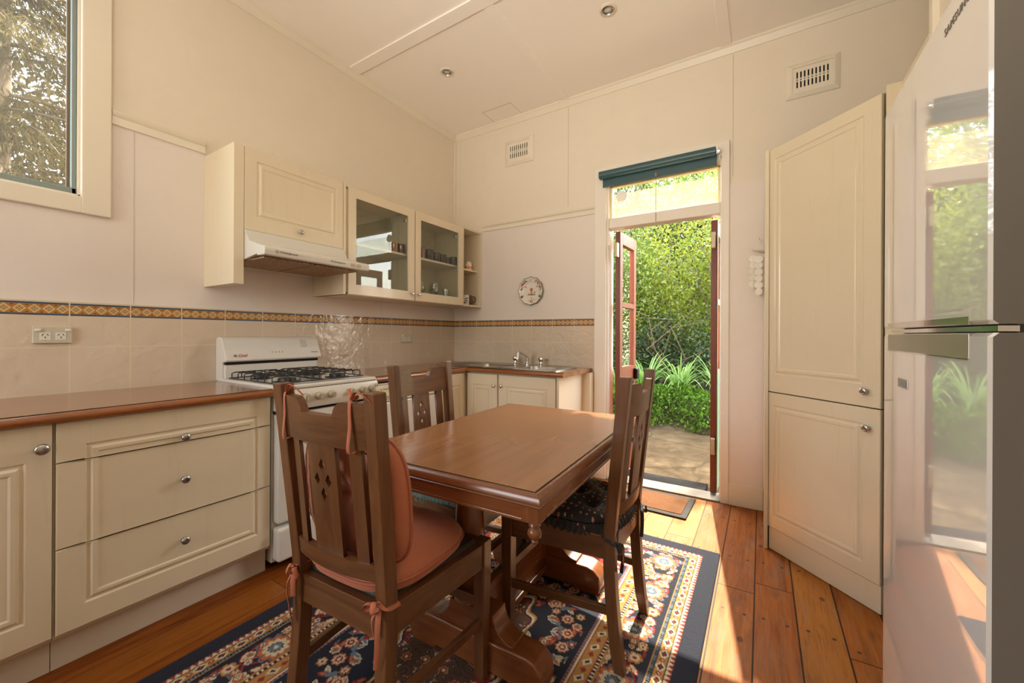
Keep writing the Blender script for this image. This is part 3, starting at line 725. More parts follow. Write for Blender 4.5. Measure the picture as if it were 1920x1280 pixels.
MB().lathe(cup(.034, .088), n=24, cap=False).build('mug_body', plain('white_mug_glaze', (.76, .73, .68), .2), mg, smooth=50, world=False, fix=False)
A = MB()
for (a, z, w_, h_) in ((-40, .055, .012, .012), (-30, .063, .006, .006), (-48, .04, .006, .018), (-25, .036, .005, .02), (-5, .06, .008, .010), (-60, .02, .006, .02), (-36, .018, .012, .008)):
    a = math.radians(a); A.loft([[(.0352 * math.cos(a + w_ * math.cos(t) / .035), .0352 * math.sin(a + w_ * math.cos(t) / .035), z + h_ * .5 * math.sin(t)) for t in [2 * PI * q / 12 for q in range(12)]]], cap=False)
    n_ = len(A.v); A.f.append(tuple(range(n_ - 12, n_)))
A.build('painted_blots', plain('dark_glaze_paint', (.04, .035, .05), .3), mg, world=False, fix=False)
jg = thing('jug', (.250, -.095, 1.4005), 'small brown glazed jug on the bottom open shelf', 'jug')
M_brown = plain('brown_glaze', (.13, .04, .015), .16)
MB().lathe([(.001, .003), (.030, 0), (.040, .02), (.042, .045), (.034, .075), (.031, .092), (.034, .097), (.031, .097), (.028, .09), (.03, .075), (.038, .045), (.001, .008)], n=24, cap=False).build('jug_body', M_brown, jg, smooth=50, world=False, fix=False)
MB().tube([(.02, .026, .085), (.03, .055, .085), (.034, .068, .065), (.03, .058, .038), (.022, .034, .028)], .005, 8).build('handle', M_brown, jg, smooth=60, world=False)
# ------------------------------------------------------------------ sockets
def socket(yc, zc, label):
    s = thing('power_outlet', (.009, yc, zc - .035), label, 'power outlet', 'double power outlets')
    def bx(n, y0, y1, z0, z1, x0, x1, m, p, bv): return MB().box(x0, x1, y0, y1, z0, z1).build(n, m, p, bevel=bv)
    bx('cover_plate', yc - .057, yc + .057, zc - .036, zc + .036, .009, .021, M_socket, s, .003)
    for k in (-1, 1):
        bx('rocker_switch', yc + k * .043 - .0095, yc + k * .043 + .0095, zc + .014, zc + .026, .0205, .0265, M_whiteplastic, s, .003)
        f = bx('socket_face', yc + k * .0225 - .0155, yc + k * .0225 + .0155, zc - .022, zc + .009, .0205, .0225, M_whiteplastic, s, .0015)
        A = MB()
        for sg in (-1, 1):
            B = MB().box(.0222, .0231, -.0012, .0012, -.0042, .0042); B.xf(Matrix.Translation((0, yc + k * .0225 + sg * .007, zc + .0005)) @ Matrix.Rotation(math.radians(35 * sg), 4, 'X')); A.add(B.v, B.f)
        A.box(.0222, .0231, yc + k * .0225 - .0012, yc + k * .0225 + .0012, zc - .015, zc - .007); A.build('pin_slots', M_dark, f)
socket(-2.651, 1.1215, 'double power outlet on the tiles above the left worktop')
socket(-.645, 1.095, 'double power outlet on the tiles right of the stove')
# ------------------------------------------------------------------ stove
st = thing('gas_stove', (.35, -1.775, 0), 'white freestanding gas stove with black trivets and a tall backguard', 'stove')
Y0, Y1 = -2.047, -1.495
MB().box(.015, .60, Y0, Y1, .03, .868).build('body', M_enamel, st, bevel=.004)
A = MB().box(.03, .672, Y0 - .002, Y1 + .002, .862, .882); A.build('hob_top', M_enamel, st, bevel=.008, seg=3)
along_y([(.01, .87), (.01, 1.095), (.02, 1.108), (.045, 1.112), (.072, 1.104), (.085, 1.09), (.128, .995), (.131, .982), (.122, .974), (.098, .972), (.085, .965), (.085, .87)], Y0, Y1).build('backguard', M_enamel, st, bevel=.003, smooth=35)
MB().box(.086, .108, Y0 + .006, Y1 - .02, .882, .958).build('splash_panel', M_enamel, st, bevel=.004)
MB().box(.086, .1105, Y0 + .01, Y1 - .012, .958, .972).build('vent_slot', M_dark, st)
along_y([(.60, .874), (.668, .868), (.684, .848), (.684, .785), (.672, .762), (.60, .758)], Y0, Y1 + .004).build('control_panel', M_enamel, st, bevel=.004, smooth=40)
MB().box(.60, .6745, Y0 + .004, Y1 - .004, .861, .864).build('panel_joint', M_dark, st)
for y in (-1.93, -1.862, -1.792, -1.672, -1.60, -1.54):
    k_ = MB().lathe([(.020, .684), (.020, .688), (.0175, .690), (.0165, .708), (.014, .711)], (0, y, .818), 24, 0)
    k_.v = [(v[0], v[1], v[2]) for v in k_.v]
    # lathe axis 0: radial axes are (y,z); centre handled below
    k_ = MB().lathe([(.020, .684), (.020, .688), (.0175, .690), (.0165, .708), (.014, .711)], (0, 0, 0), 24, 0).xf(Matrix.Translation((0, y, .818)))
    o = k_.build('control_knob', M_beigeplastic, st, smooth=40)
    MB().box(.705, .716, y - .004, y + .004, .804, .832).build('knob_grip', M_beigeplastic, o, bevel=.002)
for y in (-2.0, -1.508):
    MB().lathe([(.010, .684), (.010, .692), (.007, .694), (.006, .700)], (0, 0, 0), 14, 0).xf(Matrix.Translation((0, y, .835))).build('igniter_button', M_beigeplastic, st, smooth=40)
MB().box(.60, .654, Y0 + .004, Y1 - .004, .225, .745).build('oven_door', M_enamel, st, bevel=.010, seg=3)
MB().box(.600, .640, Y0 + .006, Y1 - .006, .745, .760).build('door_gap', M_dark, st)
MB().tube([(.652, Y0 + .05, .705), (.676, Y0 + .055, .705), (.676, Y1 - .055, .705), (.652, Y1 - .05, .705)], (.011), 10).build('oven_handle', M_enamel, st, smooth=60)
MB().box(.60, .662, Y0 + .002, Y1 - .002, .045, .205).build('storage_drawer', M_enamel, st, bevel=.014, seg=3)
MB().box(.04, .56, Y0 + .03, Y1 - .03, 0, .03).build('foot', M_dark, st)
txt('Chef', .024, FL(.1302, 0, 0) @ Matrix.Identity(4) if False else frame_from((.1318, -1.985, 1.0005), (0, 1, 0), (-.41, 0, .912), (.912, 0, .41)), M_red, st)
MB().lathe([(.0085, 0), (.0085, .001)], n=4).xf(frame_from((.1275, -2.0, 1.0075), (0, 1, 0), (-.41, 0, .912), (.912, 0, .41))).build('emblem', M_ink, st)
A = MB()
Fb = lambda y, d: frame_from((.1312 - .41 * d, y, .992 + .912 * d), (0, 1, 0), (-.41, 0, .912), (.912, 0, .41))
for k in range(4): A.add(*[(lambda B: (B.v, B.f))(MB().box(-.0015, .0015, 0, .008, 0, .0012).xf(Fb(-1.80 + k * .02, .028)))][0])
for r in range(6):
    for c_ in range(4): A.add(*(lambda B: (B.v, B.f))(MB().box(-.001, .001, 0, .006, 0, .0012).xf(Fb(-1.615 + c_ * .011 + .004 * (r % 2), .06 + r * .009))))
A.add(*(lambda B: (B.v, B.f))(MB().box(0, .045, 0, .004, 0, .0012).xf(Fb(-1.56, .022))))
A.build('printed_marks', M_ink, st)
# burners and trivets
for (x, y, r) in ((.50, -1.92, .042), (.50, -1.63, .042), (.24, -1.92, .034), (.24, -1.63, .05)):
    MB().lathe([(r * 1.55, .882), (r * 1.5, .885), (r * 1.05, .888), (r, .896), (r * .95, .902), (r * .3, .905)], (x, y, 0), 24).build('burner', M_black, st, smooth=40)
def trivet(ya, yb):
    A = MB(); r = .0029; z = .920; xa, xb = .13, .60
    pts = [(xa, ya), (xb, ya), (xb, yb), (xa, yb), (xa, ya)]
    A.tube([(p[0], p[1], .888) for p in pts], r, 6)
    n = 7
    for k in range(n):
        x = xa + .03 + (xb - xa - .06) * k / (n - 1)
        if k in (1, 2, 4, 5):
            for (s, e) in ((ya, ya + (yb - ya) * .36), (yb, yb - (yb - ya) * .36)):
                A.tube([(x, s, .888), (x, s, z - .006), (x, s + (e - s) * .06, z), (x, e, z)], r, 6)
        else: A.tube([(x, ya, .888), (x, ya, z - .006), (x, ya + .012, z), (x, yb - .012, z), (x, yb, z - .006), (x, yb, .888)], r, 6)
    for k in range(3):
        y = ya + (yb - ya) * (k + 1) / 4
        A.tube([(xa, y, .888), (xa, y, z - .006), (xa + .012, y, z), (xb - .012, y, z), (xb, y, z - .006), (xb, y, .888)], r, 6)
    A.build('trivet', M_black, st, smooth=60)
trivet(-2.03, -1.785); trivet(-1.775, -1.53)
# ------------------------------------------------------------------ dishwasher
dw = thing('dishwasher', (.3, -1.17, 0), 'white dishwasher with a cream control panel, right of the stove', 'dishwasher')
MB().box(.012, .57, -1.468, -.872, .04, .822).build('body', M_enamel, dw)
MB().box(.57, .592, -1.466, -.874, .12, .70).build('door', M_enamel, dw, bevel=.005)
MB().box(.57, .598, -1.466, -.874, .706, .812).build('control_panel', M_creamplastic, dw, bevel=.006)
MB().box(.598, .600, -1.43, -1.28, .720, .746).build('recessed_grip', M_beigeplastic, dw, bevel=.001)
A = MB()
for k in range(9): A.box(.598, .5988, -1.38 + k * .013, -1.372 + k * .013, .784, .790)
A.box(.598, .5988, -1.40, -1.392, .783, .791); A.build('printed_marks', M_ink, dw)
MB().box(.45, .53, -1.466, -.874, 0, .11).build('kickboard', M_dark, dw)
# ------------------------------------------------------------------ vents, lights, wall plate, chime
def vent(x0, x1, z0, z1, label):
    v = thing('wall_vent', ((x0 + x1) / 2, 0, z0), label, 'vent', 'plaster wall vents')
    cx, cz = (x0 + x1) / 2, (z0 + z1) / 2; hw, hh = (x1 - x0) / 2, (z1 - z0) / 2
    ring = lambda i, y: [(cx - hw + i, y, cz - hh + i), (cx + hw - i, y, cz - hh + i), (cx + hw - i, y, cz + hh - i), (cx - hw + i, y, cz + hh - i)]
    MB().loft([ring(0, 0), ring(.002, -.008), ring(.026, -.022), ring(.034, -.022), ring(.036, -.008)], cap=False).build('frame', M_trim, v)
    iw, ih = hw - .034, hh - .034; holes = []; bars_y = []
    px_ = 2 * iw * .84 / 9
    for c in range(9):
        xx = -iw * .84 + (c + .5) * px_
        for s in (-1, 1): holes.append([(xx - px_ * .21, s * ih * .40 - ih * .26), (xx + px_ * .21, s * ih * .40 - ih * .26), (xx + px_ * .21, s * ih * .40 + ih * .26), (xx - px_ * .21, s * ih * .40 + ih * .26)])
        holes.append([(xx - px_ * .18, -ih * .05), (xx + px_ * .18, -ih * .05), (xx + px_ * .18, ih * .05), (xx - px_ * .18, ih * .05)])
    me = shape2d([[(-iw, -ih), (iw, -ih), (iw, ih), (-iw, ih)]] + holes, .006)
    me.transform(frame_from((cx, -.012, cz), (1, 0, 0), (0, 0, 1), (0, -1, 0))); link('grille', me, M_trim, v)
    MB().box(cx - iw, cx + iw, -.0025, -.001, cz - ih, cz + ih).build('duct_opening', M_dark, v)
vent(.597, .893, 2.655, 2.885, 'small plaster air vent high on the back wall, nearer the corner')
vent(2.71, 2.98, 2.612, 2.83, 'plaster air vent high on the back wall above the tall pantry')
M_lens = NT('downlight_lens'); M_lens.bsdf((.55, .56, .5), .1, 0, None); M_lens = M_lens.m
def downlight(x, y, label):
    d = thing('downlight', (x, y, H - .012), label, 'ceiling light', 'recessed ceiling lights')
    MB().lathe([(.052, H), (.050, H - .006), (.040, H - .009), (.036, H - .004), (.034, H + .0)], (x, y, 0), 32, cap=False).build('trim_ring', plain('downlight_white', (.75, .68, .56), .35), d, smooth=50, fix=False)
    MB().lathe([(.034, H - .007), (.029, H - .010), (.025, H - .004), (.025, H - .001)], (x, y, 0), 28, cap=False).build('gimbal_ring', M_steel, d, smooth=40, fix=False)
    MB().lathe([(.024, H - .001), (.020, H - .006), (.001, H - .007)], (x, y, 0), 24).build('lamp_lens', M_lens, d, smooth=60)
downlight(.60, -.805, 'recessed ceiling light nearer the left wall'); downlight(1.80, -.73, 'recessed ceiling light above the garden door')
def plate():
    n, m = 46, 180; R = .121
    r = np.linspace(0.0005, 1, n)[:, None]; a = np.linspace(0, 2 * PI, m, endpoint=False)[None, :]
    wob = 1 + .028 * np.cos(12 * a) * r ** 4
    X = R * r * wob * np.cos(a); Z = R * r * wob * np.sin(a)
    dep = np.where(r < .58, .004, .004 + .018 * ((r - .58) / .42) ** 1.0) + 0 * a
    C = np.ones((n, m, 3)) * np.array([.74, .70, .63])
    U = (r * np.cos(a)); V = (r * np.sin(a))
    def blob(u, v, ru, rv, col, rot=0):
        du = (U - u) * math.cos(rot) + (V - v) * math.sin(rot); dv = -(U - u) * math.sin(rot) + (V - v) * math.cos(rot)
        k = (du / ru) ** 2 + (dv / rv) ** 2 < 1; C[k] = col
    OR, GR, DK, YL, BR = (.60, .12, .02), (.07, .12, .03), (.03, .04, .035), (.50, .33, .08), (.35, .16, .04)
    rr = np.broadcast_to(r, (n, m)); C[rr > .965] = (.10, .12, .07)
    g = random.Random(3)
    for sgn in (-1, 1):
        for ang in np.linspace(62, 5, 9):
            t = math.radians(ang); q = .80 + g.uniform(-.03, .05)
            u, v = sgn * q * math.cos(t), q * math.sin(t)
            blob(u, v, .05, .05, OR if g.random() < .5 else DK)
            for _ in range(3): blob(u + g.uniform(-.11, .11), v + g.uniform(-.11, .11), .035, .018, DK if g.random() < .6 else GR, g.uniform(0, 3))
        for ang in np.linspace(48, 18, 8):
            t = math.radians(ang); blob(sgn * .9 * math.cos(t), .9 * math.sin(t), .05, .025, YL, t * sgn + PI / 2)
        blob(sgn * .74, -.42, .11, .08, GR); blob(sgn * .66, -.36, .03, .09, GR, .6 * sgn); blob(sgn * .76, -.32, .02, .09, GR)
        blob(sgn * .54, .32, .05, .05, OR); blob(sgn * .43, .30, .03, .05, DK)
    blob(-.06, .76, .025, .07, (.35, .12, .05), -.4)
    blob(0, -.26, .36, .035, BR); blob(.06, -.28, .30, .03, GR); blob(.02, -.23, .16, .03, OR); blob(.02, -.12, .07, .12, (.25, .28, .2)); blob(.0, .08, .12, .11, OR); blob(.06, .12, .07, .08, (.2, .25, .12)); blob(-.02, .18, .06, .05, OR)
    for (u, v) in ((.26, -.06), (.22, -.14), (.3, -.14), (-.2, -.18)): blob(u, v, .03, .04, DK)
    blob(-.05, -.78, .06, .06, OR); blob(.08, -.68, .06, .06, OR); blob(.1, -.82, .08, .035, GR, .4); blob(.03, -.52, .03, .08, GR); blob(-.08, -.66, .06, .025, GR); blob(-.2, -.72, .04, .025, DK); blob(.24, -.62, .04, .025, DK)
    P = np.stack([X, -dep - .003, Z], -1)
    me = gridmesh('wall_plate', P, cyc=True); vcol(me, C); fixnormals(me)
    o = link('wall_plate', me, vcolmat('painted_plate_glaze', .15), None, smooth=180, world=False)
    o.location = (.882, -.006, 1.512); s = o.modifiers.new('s', 'SOLIDIFY'); s.thickness = .004; s.offset = 0
    tag(o, 'round scalloped plate with painted orange flowers hanging above the sink', 'plate')
plate()
wc = thing('wind_chime', (2.555, -.07, 1.36), 'white shell wind chime hanging on the wall beside the pantry', 'wind chime')
MB().tube([(2.575, -.011, 1.752), (2.575, -.05, 1.748), (2.572, -.06, 1.755)], .0022, 6).build('hook', M_steel, wc)
M_shell = NT('pearl_shell'); 
_pb = M_shell.n('BsdfPrincipled'); _pb.inputs['Base Color'].default_value = (.95, .93, .88, 1); _pb.inputs['Roughness'].default_value = .25
_tl = M_shell.n('BsdfTranslucent'); _tl.inputs[0].default_value = (.95, .92, .85, 1); _mx = M_shell.n('MixShader'); _mx.inputs[0].default_value = .4
M_shell.t.links.new(_pb.outputs[0], _mx.inputs[1]); M_shell.t.links.new(_tl.outputs[0], _mx.inputs[2]); M_shell.surf(_mx.outputs[0]); M_shell = M_shell.m
MB().lathe([(.001, .002), (.052, 0), (.055, .003), (.001, .006)], n=28).xf(Matrix.Translation((2.583, -.066, 1.668)) @ Matrix.Rotation(.18, 4, 'Y')).build('top_disc', M_shell, wc, smooth=60)
A = MB()
for dx in (-.04, -.012, .02, .045): A.tube([(2.575, -.058, 1.75), (2.583 + dx, -.066 + .02 * math.sin(dx * 90), 1.672), (2.583 + dx, -.066 + .02 * math.sin(dx * 90), 1.42)], .0007, 4)
A.build('thread', M_shell, wc)
for ci, dx in enumerate((-.044, -.012, .02, .046)):
    for k in range(5 if ci != 1 else 6):
        MB().lathe([(.001, -.0012), (.0225, -.0004), (.0225, .0004), (.001, .0012)], n=20, axis=1).xf(Matrix.Translation((2.583 + dx, -.066 + .02 * math.sin(dx * 90), 1.628 - k * .041 - (.012 if ci % 2 else 0))) @ Matrix.Rotation(random.uniform(-.5, .5), 4, 'Z')).build('shell', M_shell, wc)
# ------------------------------------------------------------------ pantry
pt = thing('corner_pantry', (3.0, -.45, 0), 'tall cream diagonal corner pantry with two moulded doors beside the fridge', 'pantry')
PA, PB = Vector((2.613, -.520, 0)), Vector((3.001, -.901, 0))
du = (PB - PA).normalized(); dn = Vector((du.y, -du.x, 0)); Lw = (PB - PA).length
i1 = PA - dn * .024; i2 = PB - dn * .024
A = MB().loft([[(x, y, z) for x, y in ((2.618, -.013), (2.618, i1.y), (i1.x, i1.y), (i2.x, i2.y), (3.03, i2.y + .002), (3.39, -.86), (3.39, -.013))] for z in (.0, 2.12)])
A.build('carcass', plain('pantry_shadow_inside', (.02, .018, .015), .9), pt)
MB().box(2.602, 2.6185, -.535, -.024, 0, 2.118).build('side_panel', M_lam, pt)
MB().box(2.6185, 3.39, -.86, -.02, 2.1, 2.122).build('top_board', M_lam, pt) if False else None
MP = lambda off, z: frame_from(PA + du * off + Vector((0, 0, z)), du, (0, 0, 1), dn)
d = panel(MB(), Lw - .012, 1.28, mL=.036, mR=.064, mT=.055, mB=.092).xf(MP(.004, .836)).build('door', M_lam, pt, smooth=25); knob(MP(.004, .836), Lw - .06, .067, d)
d = panel(MB(), Lw - .012, .712, mL=.034, mR=.064, mT=.064, mB=.062).xf(MP(.004, .119)).build('door', M_lam, pt, smooth=25); knob(MP(.004, .119), Lw - .052, .632, d)
MB().box(.012, Lw - .005, 0, .113, -.02, -.004).xf(MP(0, .004)).build('kickboard', M_lam, pt)
MB().box(3.008, 3.054, -.913, -.897, 0, 2.136).build('return_panel', M_lam, pt)
MB().box(3.054, 3.07, YC + .017, -.897, 0, 2.136).build('filler_panel', M_lam, pt)
# ------------------------------------------------------------------ fridge
fr = thing('refrigerator', (3.2, -1.965, 0), 'glossy white two-door refrigerator at the right edge of the photo', 'refrigerator')
XQ = 2.850; FY0, FY1 = -2.243, -1.690
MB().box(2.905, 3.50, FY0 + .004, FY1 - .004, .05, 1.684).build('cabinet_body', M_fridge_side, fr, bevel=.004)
MB().box(2.93, 3.47, FY0 + .03, FY1 - .03, 0, .05).build('foot', M_dark, fr)
MB().box(2.885, 2.906, FY0 + .02, FY1 - .02, .06, 1.68).build('door_seal', plain('door_seal_grey', (.2, .2, .19), .6), fr)
def fdoor(name, z0, z1):
    A = MB(); n = 20; rings = []
    for z in (z0, z1):
        ring = []
        for k in range(-1, n + 2):
            t = min(max(k, 0), n) / n; y = FY0 + .004 + (FY1 - FY0 - .008) * t
            if k == -1: y = FY0
            if k == n + 1: y = FY1
            x = XQ + 0.002 * (2 * t - 1) ** 2 + (.004 if k in (-1, n + 1) else 0)
            ring.append((x, y, z))
        ring += [(2.89, FY1, z), (2.89, FY0, z)]
        rings.append(ring)
    rings = [[(v[0] + .006, v[1], z0) for v in rings[0]]] + [[(v[0], v[1], z) for v in rings[0]] for z in (z0 + .006, z1 - .006)] + [[(v[0] + .006, v[1], z1) for v in rings[1]]]
    o = A.loft(rings).build(name, M_fridge, fr, smooth=12)
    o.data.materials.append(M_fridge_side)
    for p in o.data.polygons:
        if p.normal.y < -.8: p.material_index = 1  # door faces turned from the light take the shade-darkened grey
    return o
du_ = fdoor('freezer_door', 1.149, 1.692); dl_ = fdoor('fridge_door', .062, 1.137)
def bow(y): return XQ + 0.002 * (2 * (y - FY0) / (FY1 - FY0) - 1) ** 2
def strip(z0, z1, y0, y1, off, th, name, mat, par, bevel=.001):
    n = 12; ra, rb = [], []
    ys = [y0 + (y1 - y0) * k / n for k in range(n + 1)]
    R = [[(bow(y) - off, y, z0), (bow(y) - off, y, z1), (bow(y) - off + th, y, z1), (bow(y) - off + th, y, z0)] for y in ys]
    return MB().loft(R).build(name, mat, par, bevel=bevel)
strip(1.1495, 1.163, -2.185, -1.735, .0012, .01, 'chrome_grip', M_chrome, du_)
strip(1.098, 1.136, -2.185, -1.735, .0012, .01, 'recessed_grip', M_steel, dl_)
strip(1.0965, 1.0985, -2.187, -1.733, .0022, .01, 'grip_edge', M_chrome, dl_, 0)
strip(1.139, 1.147, FY0 + .01, FY1 - .01, -.012, .02, 'chrome_gap_trim', M_chrome, fr, 0)
strip(1.018, 1.038, -1.895, -1.825, .0015, .002, 'energy_badge', M_steel, dl_)
strip(1.021, 1.035, -1.89, -1.835, .0024, .002, 'badge_label', plain('badge_grey', (.3, .28, .3), .5), dl_, 0)
me = textmesh('SAMSUNG', .0190, .0004, 1.15)
FR = frame_from((0, 0, 0), (0, -1, 0), (0, 0, 1), (-1, 0, 0))
xs = [v.co.x for v in me.vertices]; wtx = max(xs) - min(xs); sc_ = .094 / wtx
for v in me.vertices:
    y = -2.088 - v.co.x * sc_
    v.co = (bow(y) - .0006 - v.co.z, y, 1.641 + v.co.y)
link('lettering', me, M_fridgeink, du_)
# ------------------------------------------------------------------ dining table
tb = thing('dining_table', (1.738, -1.652, 0), 'dark wooden trestle dining table with moulded edge and turned columns', 'table', rz=math.radians(2))
hx, hy = .35, .535; ZT = .738
def bt(name, mb, m, par=tb, **kw): return mb.build(name, m, par, world=False, **kw)
top = bt('tabletop', MB().rectring(hx, hy, [(-.004, ZT - .02), (-.001, ZT - .02), (-.001, ZT - .0015), (-.003, ZT)]), M_tabletop)
bt('inlay_line', MB().rectring(hx, hy, [(-.001, ZT - .016), (.0035, ZT - .016), (.0035, ZT - .003), (-.001, ZT - .003)]), M_dark, top)
prof = [(-.02, ZT - .024), (.003, ZT - .003), (.009, ZT - .002), (.017, ZT - .007), (.022, ZT - .016), (.023, ZT - .024), (.020, ZT - .029), (.022, ZT - .031), (.021, ZT - .034), (-.02, ZT - .034)]
for sx, sy, m in ((0, -1, M_tabx), (0, 1, M_tabx), (-1, 0, M_taby), (1, 0, M_taby)):
    rings = []
    for e in (-1, 1):
        if sy: rings.append([(e * (hx + o), sy * (hy + o), z) for o, z in prof])
        else: rings.append([(sx * (hx + o), e * (hy + o), z) for o, z in prof])
    bt('edge_moulding', MB().loft(rings), m, smooth=35)
for sx, sy, m in ((0, -1, M_tabx), (0, 1, M_tabx), (-1, 0, M_taby), (1, 0, M_taby)):
    A = MB(); ex, ey = hx + .016, hy + .016
    if sy:
        A.box(-ex + .045, ex - .045, sy * ey, sy * (ey - .022), .668, ZT - .034); A.box(-ex + .045, ex - .045, sy * (ey + .002), sy * (ey - .022), .662, .670)
    else:
        A.box(sx * ex, sx * (ex - .022), -ey + .045, ey - .045, .668, ZT - .034); A.box(sx * (ex + .002), sx * (ex - .022), -ey + .045, ey - .045, .662, .670)
    bt('apron', A, m, bevel=.0015)
for sx in (-1, 1):
    for sy in (-1, 1):
        ex, ey = hx + .0165, hy + .0165
        o = bt('corner_block', MB().box(sx * ex, sx * (ex - .046), sy * ey, sy * (ey - .046), .661, ZT - .034), M_tabz, bevel=.0015)
        bt('turned_drop', MB().lathe([(.012, .661), (.015, .655), (.016, .652), (.009, .648), (.016, .641), (.019, .632), (.016, .622), (.007, .614), (.009, .610), (.005, .604), (.001, .602)], (sx * (ex - .02), sy * (ey - .02), 0), 20), M_tabz, o, smooth=50)
bt('under_frame', MB().box(-.30, .30, -.49, .49, .655, .70), M_tabx)
for sy in (-1, 1):
    y = sy * .285
    fo = [(-.26, .012), (-.255, .0), (-.16, .0), (-.145, .016), (.145, .016), (.16, .0), (.255, .0), (.268, .015), (.275, .045), (.268, .085), (.245, .108), (.215, .118), (-.215, .118), (-.245, .108), (-.268, .085), (-.275, .045)]
    # prism axis 1 -> pts are (z, x)
    f = bt('foot', MB().prism([(z, x) for x, z in fo], 1, y - .047, y + .047), M_tabx, bevel=.005, smooth=35)
    pl = [(-.165, .118), (.165, .118)] + [(.165 - .075 * math.sin(a), .128 + .075 * (1 - math.cos(a))) for a in [PI / 2 * k / 6 for k in range(7)]] + [(-.165 + .075 * math.sin(a), .128 + .075 * (1 - math.cos(a))) for a in [PI / 2 * (6 - k) / 6 for k in range(7)]]
    bt('scrolled_plinth', MB().prism([(z, x) for x, z in pl], 1, y - .040, y + .040), M_tabx, bevel=.002, smooth=35)
    bt('turned_column', MB().lathe([(.05, .20), (.052, .206), (.046, .214), (.052, .222), (.055, .230), (.050, .240), (.052, .252), (.057, .30), (.058, .36), (.054, .45), (.046, .56), (.040, .60), (.046, .612), (.05, .625), (.05, .66)], (-.035, y, 0), 28), M_tabz, smooth=45)
A = MB().box(-.018, .018, -.245, .245, .06, .235); s_ = bt('stretcher_board', A, M_taby, bevel=.003)
bt('stretcher_ledge', MB().box(-.03, .03, -.24, .24, .055, .085), M_taby, s_, bevel=.004)
